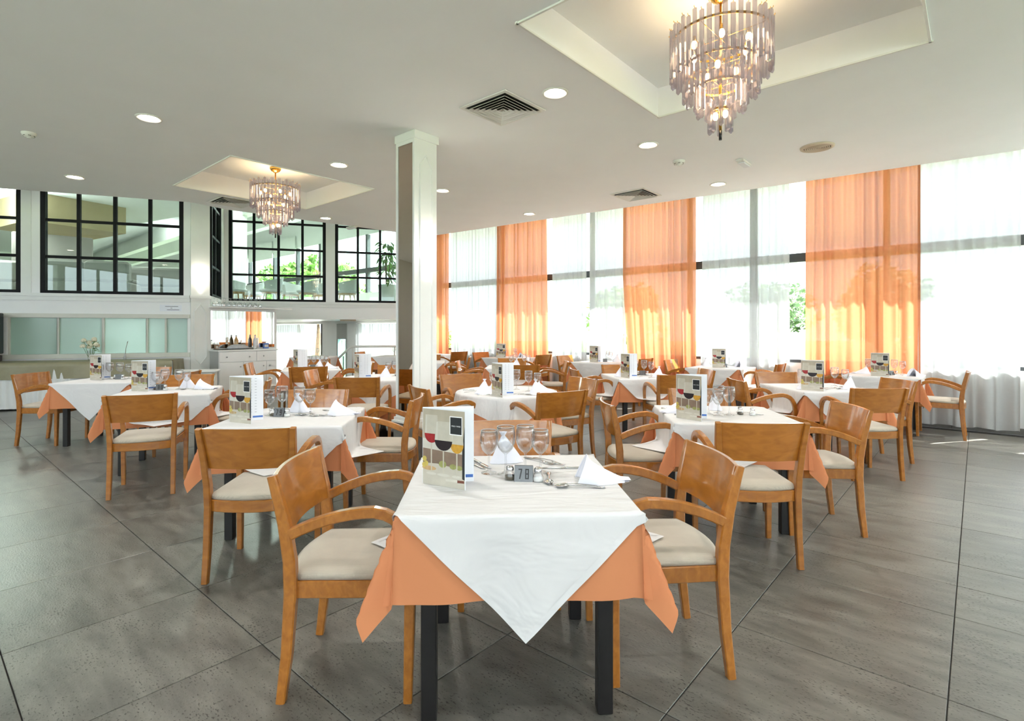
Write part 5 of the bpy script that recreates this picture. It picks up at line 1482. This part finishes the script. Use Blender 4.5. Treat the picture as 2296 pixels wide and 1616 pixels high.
def chandelier(x, y, ztop, label):
    t = thing('crystal_chandelier', label, 'chandelier', (x, y, 0), 0, 'crystal chandeliers')
    m = MB(); m.lathe([(0.0005,CEIL+0.28),(0.075,CEIL+0.278),(0.078,CEIL+0.255),(0.055,CEIL+0.225),(0.020,CEIL+0.205),(0.0005,CEIL+0.20)], 24); m.obj('ceiling_cup', 'brass', t)
    m = MB(); m.tube((0,0,CEIL+0.21), (0,0,ztop-0.70), 0.010, 10); m.obj('stem', 'brass', t)
    tiers = [(0.332, 0.00, 44, 0.34), (0.246, -0.185, 32, 0.30), (0.160, -0.335, 21, 0.25), (0.074, -0.505, 10, 0.215)]
    rnd = random.Random(int(x*100))
    for r, dz, n, L in tiers:
        m = MB()
        ring = [(r-0.018, r-0.010)]
        m.lathe([(r-0.016, ztop+dz-0.062), (r-0.010, ztop+dz-0.062), (r-0.010, ztop+dz-0.046), (r-0.016, ztop+dz-0.046), (r-0.016, ztop+dz-0.062)], 44, smooth=False)
        m.obj('ring', 'brass', t)
        for k in range(4):
            a = PI/4+k*PI/2
            m = MB(); m.tube((0,0,ztop+dz-0.054), (math.cos(a)*(r-0.012), math.sin(a)*(r-0.012), ztop+dz-0.054), 0.0025, 6); m.obj('spoke', 'brass', t)
        for k in range(n):
            a = 2*PI*k/n; up = 0.028 if k % 2 else 0.0
            o = link('crystal_rod', RODS[L], t, loc=(r*math.cos(a), r*math.sin(a), ztop+dz+up), rot=a+PI/2)
            h = link('hook', HOOK, o)
    m = MB(); m.tube((0,0,ztop-0.765), (0,0,ztop-0.70), 0.011, 8); m.obj('finial', 'black_metal', t)
    # bulbs
    pos = [(0.20*math.cos(a), 0.20*math.sin(a), ztop-0.12) for a in [k*PI/3+0.2 for k in range(6)]] + [(0.11*math.cos(a), 0.11*math.sin(a), ztop-0.28) for a in [k*2*PI/3 for k in range(3)]] + [(0.035, 0, ztop-0.58), (-0.035, 0, ztop-0.60)]
    for bx, by, bz in pos:
        m = MB(); m.sphere((bx,by,bz), 0.020, 10, sz=1.5); m.obj('bulb', 'bulb_warm', t)
        m = MB(); m.tube((bx,by,bz+0.022), (bx,by,bz+0.060), 0.010, 8); m.obj('socket', 'brass', t)
    for dz, e in ((-0.10, 6), (-0.42, 5)):
        d = bpy.data.lights.new('chandelier_glow', 'POINT'); d.energy = e; d.color = (1.0, 0.72, 0.40); d.shadow_soft_size = 0.12
        o = bpy.data.objects.new('chandelier_glow', d); COL.objects.link(o); o.parent = t; o.location = (0, 0, ztop+dz)
chandelier(1.46, 3.75, 3.46, 'large crystal rod chandelier hanging in the near coffer')
chandelier(-3.456, 7.82, 3.47, 'crystal rod chandelier hanging in the far coffer')

# ---- wall sconces: half bowls of frosted glass
def sconce(pos, nrm, label):
    rz = math.atan2(nrm.y, nrm.x)
    t = thing('wall_sconce', label, 'wall lamp', pos, rz, 'frosted bowl sconces')
    m = MB(); rows = []
    for i in range(13):
        f = i/12.0; z = -0.16+0.30*f
        r = 0.095*math.sin(PI*(0.03+0.80*f)/1.0*0.62)**0.75
        rows.append([(max(0.004, 0.9*r*math.sin(PI*k/12)), r*math.cos(PI*k/12), z) for k in range(13)])
    m.grid(rows); m.obj('glass_bowl', 'sconce_glow', t, fix=False)
    m = MB(); m.box(0, 0.012, -0.05, 0.05, -0.08, 0.08); m.obj('wall_plate', 'white_lacquer', t)
    d = bpy.data.lights.new('sconce_light', 'POINT'); d.energy = 3; d.color = (1.0, 0.93, 0.80); d.shadow_soft_size = 0.05
    o = bpy.data.objects.new('sconce_light', d); COL.objects.link(o); o.parent = t; o.location = (0.10, 0, 0.20)
nB = Vector((-E1.x, -E1.y, 0))
cpos = Vector((-1.01, 5.575, 0))+E2*0.150+nB*0.002; sconce((cpos.x, cpos.y, 2.05), nB, 'frosted bowl sconce on the mirrored column')
cpos = Vector((-6.3, 10.5, 0))+E2*0.17+nB*0.002; sconce((cpos.x, cpos.y, 2.24), nB, 'frosted bowl sconce on the wall column at left')
# ================================================================== BACKGROUND FURNITURE
# ---- mirrored partition beside the wall column (faces the curtain wall)
MP = Vector((-6.08, 10.76, 0)); dM = (E2.x, E2.y)      # along the mirror; its left-hand normal is +E1 (away)
pt = sempty('wall_partition', label='low white partition carrying the sideboard mirror')
m = MB(); m.wbox(xy(MP), dM, 0.0, 1.36, 0.0, 0.10, 0.0, 1.80); m.obj('panel', 'trim_paint', pt)
mi = thing('wall_mirror', 'frameless mirror behind the sideboard reflecting orange curtains', 'mirror', (0,0,0))
m = MB(); m.wbox(xy(MP), dM, 0.02, 1.31, -0.008, 0.0, 0.985, 1.745); m.obj('mirror_glass', 'mirror_clear', mi)
m = MB(); m.wbox(xy(MP), dM, 0.012, 0.02, -0.014, 0.0, 0.98, 1.75); m.wbox(xy(MP), dM, 1.31, 1.345, -0.014, 0.0, 0.98, 1.75); m.obj('edge_strip', 'white_lacquer', mi)
sh = thing('glass_shelf', 'thin white shelf above the sideboard mirror', 'shelf', (0,0,0))
m = MB(); m.wbox(xy(MP), dM, -0.02, 1.62, -0.20, 0.12, 1.80, 1.825); m.obj('board', 'white_lacquer', sh)
gi = 0
for k in range(9):
    for r in range(2):
        c = MP+E2*(0.08+0.105*k+0.03*r)-E1*(0.02+0.10*r)
        o = link('upturned_glass', GS, None, loc=(c.x, c.y, 1.826+0.178), rot=(PI, 0, random.uniform(0, 6)))
        tag(o, 'upturned stem glass in the row above the sideboard mirror', 'wine glass', 'upturned glasses on the shelf')
# ---- sideboard
sbo = MP-E1*0.46+E2*0.0
sb = thing('sideboard', 'white sideboard with drawers and doors under the mirror', 'sideboard', (sbo.x, sbo.y, 0), math.atan2(E2.y, E2.x))
WS = 1.14
m = MB(); m.box(0.0, WS, 0.0, 0.445, 0.06, 0.93); m.obj('body', 'white_lacquer', sb, bevel=0.004)
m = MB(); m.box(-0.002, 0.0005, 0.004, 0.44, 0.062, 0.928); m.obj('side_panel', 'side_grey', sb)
m = MB(); m.box(0.03, WS-0.03, 0.03, 0.42, 0.0, 0.06); m.obj('plinth', 'side_grey', sb)
m = MB(); m.box(-0.02, WS+0.02, -0.025, 0.455, 0.93, 0.96); m.obj('worktop', 'white_lacquer', sb, bevel=0.004)
def knob(par, x, z):
    q = MB(); q.lathe([(0.0005,0.0),(0.006,0.0),(0.006,0.012),(0.014,0.018),(0.014,0.026),(0.0005,0.030)], 12); o = q.obj('knob', 'brushed_steel', par); o.location = (x, -0.016, z); o.rotation_euler = (R(90), 0, 0)
for x0, x1, z0, z1, nm, kn in ((0.01,0.72,0.72,0.92,'drawer',(0.14,0.58)),(0.73,WS-0.01,0.72,0.92,'drawer',(0.86,)),(0.01,0.46,0.08,0.71,'door',(0.40,)),(0.47,0.92,0.08,0.71,'door',(0.86,)),(0.93,WS-0.01,0.08,0.71,'door',(0.985,))):
    q = MB(); q.box(x0, x1, -0.016, 0.0, z0, z1); o = q.obj(nm, 'white_lacquer', sb, bevel=0.003)
    for kx in kn: knob(o, kx, (z0+z1)/2 if nm == 'drawer' else 0.62)
def sbp(a, d, z=0.961): v = MP+E2*a-E1*d; return (v.x, v.y, z)
tr = thing('serving_tray', 'dark slate tray on the sideboard', 'tray', sbp(0.36, 0.26), math.atan2(E2.y, E2.x))
m = MB(); m.bevbox(-0.34, 0.34, -0.14, 0.14, 0.0, 0.012, 0.004); m.obj('board', 'black_metal', tr)
mb_ = thing('folded_cloth_pile', 'pile of grey folded cloth on the sideboard tray', 'cloth', sbp(0.46, 0.22, 0.974), math.atan2(E2.y, E2.x))
m = MB(); m.loft([[(x*w, y*w*0.55, z) for x, y in ((-0.19,-0.11),(0.19,-0.11),(0.21,0.0),(0.19,0.11),(-0.19,0.11),(-0.21,0.0))] for w, z in ((1,0.0),(1.02,0.02),(0.92,0.045),(0.65,0.075),(0.2,0.09))], True, 0, True, cap=True); m.obj('folds', 'marble_grey', mb_)
def bottle(pos, h, mat, label):
    t = thing('soda_siphon_bottle', label, 'bottle', pos, 0, 'bottles on the sideboard')
    q = MB(); q.lathe([(0.0005,0.0),(0.036,0.0),(0.040,0.01),(0.040,h*0.55),(0.032,h*0.68),(0.016,h*0.78),(0.014,h*0.86)], 18); q.obj('body', mat, t)
    q = MB(); q.lathe([(0.016,h*0.86),(0.018,h*0.93),(0.010,h*0.96),(0.004,h*0.97),(0.004,h),(0.0005,h)], 14); q.obj('head', 'brushed_steel', t)
bottle(sbp(0.46, 0.13, 0.961), 0.30, 'bottle_amber', 'amber glass bottle on the sideboard')
bottle(sbp(0.84, 0.13, 0.961), 0.30, 'bottle_grey', 'grey glass bottle on the sideboard')
def smallbox(a, d, w, h, mat, label, mat2='print_pale'):
    t = thing('small_box', label, 'box', sbp(a, d), math.atan2(E2.y, E2.x), 'boxes on the sideboard')
    q = MB(); q.bevbox(-w/2, w/2, -0.035, 0.035, 0, h, 0.003); q.obj('carton', mat, t)
    q = MB(); q.box(-w*0.38, w*0.38, -0.0365, -0.035, h*0.25, h*0.75); q.obj('front_label', mat2, t)
smallbox(0.09, 0.10, 0.06, 0.10, 'box_brown', 'small brown box at the left end of the sideboard')
smallbox(0.35, 0.12, 0.08, 0.10, 'box_brown', 'brown box beside the amber bottle')
smallbox(1.08, 0.10, 0.10, 0.11, 'print_blue', 'small blue box at the right end of the sideboard')
smallbox(0.60, 0.12, 0.07, 0.13, 'box_brown', 'taller brown box between the two bottles')

# ---- buffet along the left wall: khaki top cloth over pleated white skirt
BL, BR_, BD = -4.2, 2.42, 0.78
def bufpt(t, w): return (O1.x+D1.x*t-(-D1.y)*0+D1.y*w, O1.y+D1.y*t-D1.x*w)     # w measured from the wall into the room
bf = thing('buffet_table', 'long buffet counter along the left wall', 'table', (0,0,0))
m = MB(); m.wbox(o1, d1, BL, BR_, -BD, -0.04, 0.77, 0.80); m.obj('table_top', 'table_board', bf)
for tt in (BL+0.1, -2.0, 0.2, BR_-0.1):
    for ww in (-BD+0.08, -0.12):
        m = MB(); m.wbox(o1, d1, tt-0.02, tt+0.02, ww-0.02, ww+0.02, 0.0, 0.77); m.obj('leg', 'table_leg_black', bf)
m = MB(); top = []; bot = []
path = []
nst = 420
for k in range(nst+1):
    t = BL+(BR_-BL)*k/nst; path.append((t, BD, 0))
for k in range(1, 41): path.append((BR_, BD-(BD-0.06)*k/40, 1))
for i, (t, w, sd) in enumerate(path):
    f = 0.012*math.sin(i*0.9)+0.006*math.sin(i*0.37)
    a = bufpt(t+(f*0.6 if sd else 0)+ (0.005 if sd else 0), w+(f*0.6 if not sd else 0)+0.004); b = bufpt(t+(f+0.012 if sd else 0), w+(f+0.012 if not sd else 0))
    top.append((a[0], a[1], 0.795)); bot.append((b[0], b[1], 0.03))
m.grid([top, bot]); tag(m.obj('buffet_skirt', 'skirt_white', None, fix=False), 'pleated white skirt round the long buffet at left', 'table skirt')
m = MB(); rows = []
ts = [BL+(BR_-BL)*k/120 for k in range(121)]
rows.append([(*bufpt(t, 0.05), 0.806) for t in ts]); rows.append([(*bufpt(t, BD), 0.806) for t in ts]); 
for dz in (0.012, 0.08, 0.16, 0.24, 0.285):
    rows.append([(*bufpt(t, BD+0.022+0.020*(dz/0.28)*(math.sin(t*7.3)+0.6*math.sin(t*12.1+1))*0.8), 0.806-dz) for t in ts])
m.grid(rows)
ends = [[(*bufpt(BR_+0.02+0.012*math.sin(w*20)*dz/0.28+dz*0.05, w), 0.806-dz) for w in [0.05+(BD-0.03)*k/16 for k in range(17)]] for dz in (0.0, 0.012, 0.10, 0.20, 0.27)]
m.grid(ends)
tag(m.obj('buffet_cloth', 'khaki_satin', None, fix=False), 'khaki satin cloth hanging over the long buffet at left', 'tablecloth')
# black chilled cabinet at the picture edge
p = bufpt(-0.62, 0.42)
ck = thing('chilled_cabinet', 'glossy black cabinet standing on the buffet at the left edge', 'cabinet', (p[0], p[1], 0.807), math.atan2(D1.y, D1.x))
m = MB(); m.bevbox(-0.50, 0.30, -0.30, 0.30, 0.13, 0.85, 0.012); m.obj('body', 'black_gloss', ck)
m = MB(); m.bevbox(-0.49, 0.29, -0.31, 0.28, 0.0, 0.11, 0.010); m.obj('base', 'black_metal', ck)
m = MB(); m.bevbox(-0.48, 0.28, -0.315, -0.30, 0.15, 0.83, 0.004); m.obj('door', 'black_gloss', ck)
m = MB(); m.box(0.285, 0.312, -0.10, -0.06, 0.30, 0.42); m.obj('handle', 'black_metal', ck)
# flowers in a vase
p = bufpt(1.02, 0.30)
fl = thing('flower_vase', 'white roses in a glass vase on the buffet', 'flowers', (p[0], p[1], 0.807))
m = MB(); m.lathe([(0.0005,0.0),(0.035,0.0),(0.045,0.05),(0.040,0.12),(0.052,0.18)], 18); m.obj('vase', 'drinking_glass', fl)
rnd = random.Random(5)
for k in range(11):
    a = rnd.uniform(0, 6.28); r = rnd.uniform(0.0, 0.13); z = 0.30+rnd.uniform(-0.06, 0.09)
    q = MB(); q.tube((0.3*r*math.cos(a), 0.3*r*math.sin(a), 0.06), (r*math.cos(a), r*math.sin(a), z), 0.003, 5); q.obj('stalk', 'leaf_green', fl)
    q = MB()
    for L in range(3):
        for j in range(5):
            b = j*2*PI/5+L*0.6; rr = 0.018+0.010*L
            c = (r*math.cos(a)+rr*0.6*math.cos(b), r*math.sin(a)+rr*0.6*math.sin(b), z+0.012-0.006*L)
            q.sphere(c, 0.030, 6, sx=0.8, sy=0.8, sz=1.0)
    q.obj('rose', 'petal', fl)
for k in range(16):
    a = rnd.uniform(0, 6.28); r = rnd.uniform(0.06, 0.15); z = 0.20+rnd.uniform(-0.04, 0.12)
    q = MB(); q.add([(0,0,0),(0.03,0.02,0.01),(0.07,0,0.0),(0.03,-0.02,0.01)], [(0,1,2,3)]); o = q.obj('leaf', 'leaf_green', fl, fix=False); o.location = (r*math.cos(a)*0.6, r*math.sin(a)*0.6, z); o.rotation_euler = (rnd.uniform(-0.5,0.5), rnd.uniform(-0.8,0.4), a)
# long leaf pen on the buffet: thin brown twig in a small pot
p = bufpt(1.55, 0.30)
tw = thing('twig_vase', 'thin brown twig in a small vase on the buffet', 'flowers', (p[0], p[1], 0.807))
m = MB(); m.lathe([(0.0005,0.0),(0.022,0.0),(0.026,0.04),(0.012,0.09),(0.014,0.11)], 14); m.obj('vase', 'marble_grey', tw)
m = MB(); m.path([(0,0,0.05),(0.015,0,0.20),(0.05,0,0.34)], 0.004, 5); m.obj('twig', 'bark', tw)
m = MB(); m.add([(0.02,0,0.24),(0.03,0.015,0.30),(0.07,0,0.36),(0.045,-0.01,0.30)], [(0,1,2,3)]); m.obj('leaf', 'bark', tw, fix=False)
# notice on the left wall
sg_ = thing('wall_notice', 'small white printed notice on the left wall', 'sign', (0,0,0))
m = MB(); m.wbox(o1, d1, 2.03, 2.40, -0.006, 0.0, 1.72, 1.845); m.obj('plate', 'paper_white', sg_)
m = MB()
for z, t0, t1 in ((1.812,2.12,2.34),(1.780,2.21,2.24),(1.748,2.15,2.36)): m.wbox(o1, d1, t0, t1, -0.0075, -0.006, z-0.004, z+0.004)
m.obj('print_lines', 'print_black', sg_)
# low white console beside the sideboard
cs = thing('corner_console', 'low white console with curved top edge before the wall column', 'cabinet', (-5.62, 9.62, 0), R(18))
m = MB(); m.bevbox(-0.26, 0.26, -0.17, 0.17, 0.0, 0.60, 0.01); m.obj('body', 'trim_paint', cs)
m = MB(); m.bevbox(-0.31, 0.31, -0.21, 0.21, 0.60, 0.64, 0.012); m.obj('top', 'white_lacquer', cs)
# white handrail at the passage edge
hr = thing('handrail', 'white metal handrail at the step down behind the tables', 'railing', (0,0,0))
def w2(t, w, z): n = (-D2.y, D2.x); return (O2.x+D2.x*t+n[0]*w, O2.y+D2.y*t+n[1]*w, z)
m = MB(); m.path([w2(2.30,-0.08,0.42), w2(2.78,-0.08,0.90), w2(2.86,-0.08,0.93), w2(4.9,-0.08,0.93)], 0.028, 8); m.obj('rail', 'white_lacquer', hr)
for tt, zt in ((2.45,0.55),(2.86,0.93),(3.9,0.93),(4.85,0.93)):
    m = MB(); m.tube(w2(tt,-0.08,0.0), w2(tt,-0.08,zt), 0.018, 8); m.obj('post', 'white_lacquer', hr)
# ceiling lamp bar in the lower room (tan)
lb = thing('bar_lamp', 'tan bar lamp on the soffit of the passage', 'lamp', (0,0,0))
m = MB(); m.wbox(o2, d2, 2.55, 2.95, 0.55, 0.68, 1.585, 1.639); m.obj('housing', 'vent_tan', lb)

# ================================================================== LOUNGE BEHIND THE BLACK WINDOWS
LZ = 1.951
def tub_chair_meshes():
    m = MB(); rows = []
    for i in range(7):
        f = i/6.0; row = []
        for k in range(21):
            a = R(-25+230*k/20)
            top = 0.80-0.14*abs(k-10)/10.0
            r = 0.27+0.05*f
            row.append((r*math.cos(a), r*math.sin(a)*0.95, 0.44+(top-0.44)*f))
        rows.append(row)
    m.grid(rows); inner = [[(x*0.90, y*0.90, z) for x, y, z in r] for r in rows]
    m.grid([r[::-1] for r in inner]); m.grid([rows[-1], inner[-1]])
    m.grid([[r[0] for r in rows], [r[0] for r in inner]]); m.grid([[r[-1] for r in inner], [r[-1] for r in rows]])
    sh_ = m.mesh('shell', 'lounge_grey', fix=False)
    s = MB(); s.lathe([(0.0005,0.40),(0.25,0.40),(0.285,0.43),(0.275,0.48),(0.0005,0.49)], 20); se = s.mesh('seat', 'lounge_grey')
    legs = []
    for a in (45, 135, 225, 315):
        q = MB(); q.tube((0.27*math.cos(R(a)), 0.27*math.sin(R(a)), 0.0), (0.19*math.cos(R(a)), 0.19*math.sin(R(a)), 0.41), 0.014, 8, r1=0.020); legs.append(q.mesh('leg', 'oak_light'))
    f = MB(); f.lathe([(0.17,0.365),(0.235,0.365),(0.235,0.40),(0.17,0.40),(0.17,0.365)], 16, smooth=False); fr = f.mesh('frame', 'oak_light')
    return sh_, se, legs, fr
TSH, TSE, TLG, TFR = tub_chair_meshes()
def tub(x, y, rz, label):
    t = thing('lounge_tub_chair', label, 'chair', (x, y, LZ), R(rz), 'grey lounge tub chairs')
    link('shell', TSH, t); link('seat', TSE, t); link('frame', TFR, t)
    for q in TLG: link('leg', q, t)
def atd(u, Y): return (u-1148)/1200.0*Y, Y
for u, Y, rz, lb_ in ((528, 14.1, 90, 'leftmost grey tub chair behind the black back window'), (568, 15.6, -80, 'second grey tub chair from left in the lounge'), (608, 14.2, -75, 'grey tub chair third from left in the lounge'), (652, 15.3, 60, 'low grey tub chair in the middle of the lounge window'), (690, 14.5, -70, 'grey tub chair near the right end of the left back window'), (722, 15.35, -90, 'grey tub chair at the window pillar'), (778, 14.7, -95, 'grey tub chair in the back window beside the column')):
    x, y = atd(u, Y); tub(x, y, rz, lb_)
def lounge_table(u, Y, label):
    x, y = atd(u, Y)
    t = thing('lounge_table', label, 'table', (x, y, LZ), 0, 'lounge tables')
    q = MB(); q.lathe([(0.0005,0.60),(0.32,0.60),(0.33,0.615),(0.32,0.63),(0.0005,0.63)], 24); q.obj('top', 'white_lacquer', t)
    q = MB(); q.lathe([(0.0005,0.0),(0.20,0.0),(0.20,0.015),(0.03,0.03),(0.03,0.60),(0.0005,0.60)], 16); q.obj('pedestal', 'white_lacquer', t)
    return x, y
lounge_table(545, 16.6, 'white lounge table at left of the back window')
x, y = lounge_table(632, 16.5, 'white lounge table with a blue vase')
bv = thing('blue_vase', 'small dark blue vase on the lounge table', 'vase', (x, y, LZ+0.631)); m = MB(); m.lathe([(0.0005,0.0),(0.035,0.0),(0.045,0.05),(0.03,0.11),(0.02,0.14),(0.026,0.16)], 14); m.obj('body', 'blue_glassware', bv)
# potted tree
x, y = atd(868, 15.0)
pp = thing('potted_tree', 'tall green plant in a white pot behind the back window', 'plant', (x, y, LZ))
m = MB(); m.lathe([(0.0005,0.0),(0.20,0.0),(0.25,0.62),(0.265,0.66),(0.235,0.66),(0.22,0.60),(0.0005,0.60)], 24); m.obj('pot', 'pot_white', pp)
m = MB(); m.lathe([(0.0005,0.605),(0.22,0.605)], 20); m.obj('soil', 'soil', pp)
for k in range(3):
    a = k*2.1; m = MB(); m.path([(0.04*math.cos(a),0.04*math.sin(a),0.55),(0.06*math.cos(a+0.5),0.06*math.sin(a+0.5),1.05),(0.10*math.cos(a),0.10*math.sin(a),1.55)], [0.022,0.016,0.009], 6); m.obj('stem', 'bark', pp)
lm = MB(); 
rowsl = [[(0.0,0,0),(0.0,0,0)]]
pts = []
for i in range(6):
    f = i/5.0; w_ = 0.042*math.sin(PI*min(1, f*0.95+0.03)); pts.append([(0.24*f, -w_, -0.10*f*f+0.008), (0.24*f, 0, -0.10*f*f), (0.24*f, w_, -0.10*f*f+0.008)])
lm.grid(pts); LEAF = lm.mesh('leaf', 'leaf_green', fix=False)
rnd = random.Random(11)
for k in range(110):
    z = 0.70+1.15*rnd.random()**0.85; a = rnd.uniform(0, 2*PI); r = rnd.uniform(0.02, 0.20)
    o = link('leaf', LEAF, pp, loc=(r*math.cos(a), r*math.sin(a), z), rot=(rnd.uniform(-0.4,0.4), rnd.uniform(-0.5,0.7), a)); s_ = rnd.uniform(0.7, 1.25); o.scale = (s_, s_, s_)
# sofas and soffit in the left lounge
def sofa(x, y, rz, L, label):
    t = thing('lounge_sofa', label, 'sofa', (x, y, LZ), R(rz), 'lounge sofas')
    q = MB(); q.bevbox(-L/2, L/2, -0.40, 0.40, 0.08, 0.42, 0.03); q.obj('base', 'sofa_grey', t)
    n = max(1, int(round(L/0.9)))
    for k in range(n):
        x0 = -L/2+0.03+k*(L-0.06)/n; x1 = -L/2+0.03+(k+1)*(L-0.06)/n-0.012
        q = MB(); q.bevbox(x0, x1, -0.40, 0.14, 0.42, 0.52, 0.03); q.obj('seat_cushion', 'sofa_grey', t)
        q = MB(); q.bevbox(x0, x1, 0.14, 0.40, 0.42, 0.86, 0.05); q.obj('back_cushion', 'sofa_grey', t)
    for sx in (-1, 1):
        for sy in (-1, 1):
            q = MB(); q.tube((sx*(L/2-0.1), sy*0.3, 0), (sx*(L/2-0.1), sy*0.3, 0.09), 0.02, 8); q.obj('foot', 'black_metal', t)
x, y = atd(200, 11.5); sofa(x, y, 200, 1.7, 'grey sofa seen from behind in the wide black window, left')
x, y = atd(352, 12.9); sofa(x, y, 195, 1.9, 'grey sofa seen from behind in the wide black window, right')
x, y = atd(-10, 11.4); sofa(x, y, 200, 1.3, 'grey sofa in the black window at the left edge')
# tall mauve partition
sc_ = thing('lounge_screen', 'tall mauve grey screen behind the lounge sofa', 'screen', (atd(140, 12.2)[0], 12.2, LZ), R(40))
m = MB(); m.bevbox(-0.85, 0.55, -0.05, 0.05, 0.0, 1.55, 0.02); m.obj('panel', 'panel_mauve', sc_)
# tan soffit box with air grille
so_ = sempty('ceiling_soffit', (atd(190, 13.2)[0], 13.2, 0), R(60), 'tan ceiling box in the lounge')
m = MB(); m.box(-1.4, 0.5, -0.9, 1.1, 3.72, 4.359); m.obj('box', 'soffit_tan', so_)
m = MB(); m.box(0.5, 0.512, -0.6, 0.0, 3.90, 4.08); m.obj('grille', 'vent_white', so_)
# blue poster far back
bpz = thing('blue_poster', 'blue poster on the far lounge wall', 'poster', (0,0,0))
x, y = atd(350, 16.5); m = MB(); m.wbox((x-0.35, y), (0.96, 0.28), 0, 0.75, 0, 0.02, 2.72, 3.10); m.obj('sheet', 'print_blue', bpz)
m = MB(); m.wbox((x-0.35, y), (0.96, 0.28), -0.5, 1.3, 0.03, 0.10, LZ, 3.3); m.obj('backing', 'trim_paint', bpz)
# lounge beams and ceiling lamps
for k, n in enumerate((8.6, 7.2)):
    q = MB(); snbox(q, 12.8, 39.9, n, n+0.30, ROOF-0.60, ROOF-0.001); struct(q.obj('trim_%d' % (40+k), 'trim_paint'), 'white ceiling beam in the lounge')
q = MB(); snbox(q, 17.6, 18.1, 6.85, 7.35, 1.951, ROOF); struct(q.obj('column_lounge', 'trim_paint'), 'white square pillar in the lounge')
for k, (s, n, z, w) in enumerate(((15.2,7.0,ROOF,'added to brighten the chairs behind the back windows'),(18.5,7.0,ROOF,'near the lounge windows'),(24.0,6.0,ROOF,'deep in the lounge'),(15.5,1.4,4.36,'over the lounge sofas'),(18.5,-1.5,4.36,'behind the lounge sofas'))):  # the lamp behind the back windows is added to light the tub chairs
    p = P(s, n, z-0.001)
    t = thing('lounge_ceiling_lamp', 'flat round ceiling lamp %s' % w, 'ceiling light', p, 0, 'lounge ceiling lamps')
    q = MB(); q.lathe([(0.0005,-0.05),(0.16,-0.045),(0.18,-0.02),(0.18,0.0)], 24); q.obj('diffuser', 'lamp_lounge', t)
    d = bpy.data.lights.new('lounge_lamp_light', 'POINT'); d.energy = (170, 60, 60, 110, 110)[k]; d.color = (1, 0.98, 0.95); d.shadow_soft_size = 0.2
    o = bpy.data.objects.new('lounge_lamp_light', d); COL.objects.link(o); o.parent = t; o.location = (0, 0, -0.35)
for k, (s, n, w) in enumerate(((12.85,3.35,'behind the right frosted panes'),(15.0,6.6,'behind the passage'),(17.5,4.0,'deep in the lower room'))):  # glowing panels added to brighten the lower room and the frosted panes
    p = P(s, n, 1.639)
    t = thing('lower_room_fill', 'flat glowing panel added for light %s' % w, 'ceiling light', p, RZT, 'added light panels in the lower room')
    q = MB(); q.bevbox(-0.26, 0.26, -0.26, 0.26, -0.018, 0.0, 0.004); q.obj('diffuser', 'fill_cool', t)

# ================================================================== TREES OUTSIDE
def leaf_cloud(rx, ry, rz, n, size, seed, mat, name='crown'):
    rnd = random.Random(seed); m = MB()
    blobs = [(rnd.uniform(-0.6,0.6)*rx, rnd.uniform(-0.6,0.6)*ry, rnd.uniform(-0.5,0.6)*rz, rnd.uniform(0.30,0.55)) for _ in range(16)]
    for k in range(n):
        bx, by, bz, br = blobs[k % len(blobs)]
        a = rnd.uniform(0, 2*PI); c = rnd.uniform(-1, 1); q = math.sqrt(1-c*c); r = br*rnd.uniform(0.75, 1.05)
        p = Vector((bx+rx*r*q*math.cos(a), by+ry*r*q*math.sin(a), bz+rz*r*c))
        u = Vector((rnd.gauss(0,1), rnd.gauss(0,1), rnd.gauss(0,1))).normalized(); v = u.orthogonal().normalized()
        s = size*rnd.uniform(0.6, 1.3)
        m.add([p-u*s, p+v*s*0.5, p+u*s, p-v*s*0.5], [(0,1,2,3)])
    return m.mesh(name, mat, fix=False)
def tree(s, n, h, rx, rz, mat, label, seed, size=0.16, nleaf=2600):
    p = P(s, n, -1.25)
    t = thing('garden_tree', label, 'tree', p, 0, 'trees outside the windows')
    q = MB(); q.path([(0,0,0),(0.15,0.05,h*0.35),(0.05,0.1,h*0.62),(0.12,0.0,h*0.80)], [0.17,0.13,0.09,0.05], 8); q.obj('trunk', 'bark', t)
    for k in range(4):
        a = k*1.7+seed; q = MB(); q.path([(0.1,0.05,h*0.45),(rx*0.35*math.cos(a), rx*0.35*math.sin(a), h*0.62),(rx*0.6*math.cos(a), rx*0.6*math.sin(a), h*0.75)], [0.07,0.05,0.02], 6); q.obj('branch', 'bark', t)
    o = link('crown', leaf_cloud(rx, rx, rz, nleaf, size, seed, mat), t, loc=(0, 0, h*0.72)); o['kind'] = 'stuff'
tree(2.3, 20.0, 4.3, 1.5, 1.5, 'tree_leaf', 'bright green tree seen through the clear window gap', 3, nleaf=3600)
tree(6.6, 24.0, 4.2, 1.8, 1.6, 'pine_leaf', 'dark green pine behind the middle curtains', 4)
tree(-4.6, 18.5, 8.0, 2.4, 1.8, 'pine_leaf', 'tall pine behind the sheer curtain at the right edge', 5, nleaf=3600)
tree(11.5, 21.0, 4.2, 1.8, 1.7, 'tree_leaf', 'green tree behind the left sheer curtain', 6)
tree(1.0, 15.9, 2.2, 0.8, 0.8, 'tree_leaf', 'low light green bush outside the clear window gap', 7, size=0.10)
tree(22.5, 13.4, 6.0, 1.7, 1.7, 'tree_leaf', 'bright tree seen through the lounge windows', 8, nleaf=4200)
tree(26.5, 14.6, 6.4, 2.0, 1.8, 'tree_leaf', 'bright tree further left beyond the lounge windows', 9, nleaf=4200)
tree(32.5, 16.6, 6.6, 2.4, 2.0, 'tree_leaf', 'distant tree at the left end of the lounge windows', 14, nleaf=4200)
tree(18.2, 15.8, 3.0, 1.0, 1.1, 'tree_leaf', 'garden shrub outside the lower room window', 12, size=0.10)
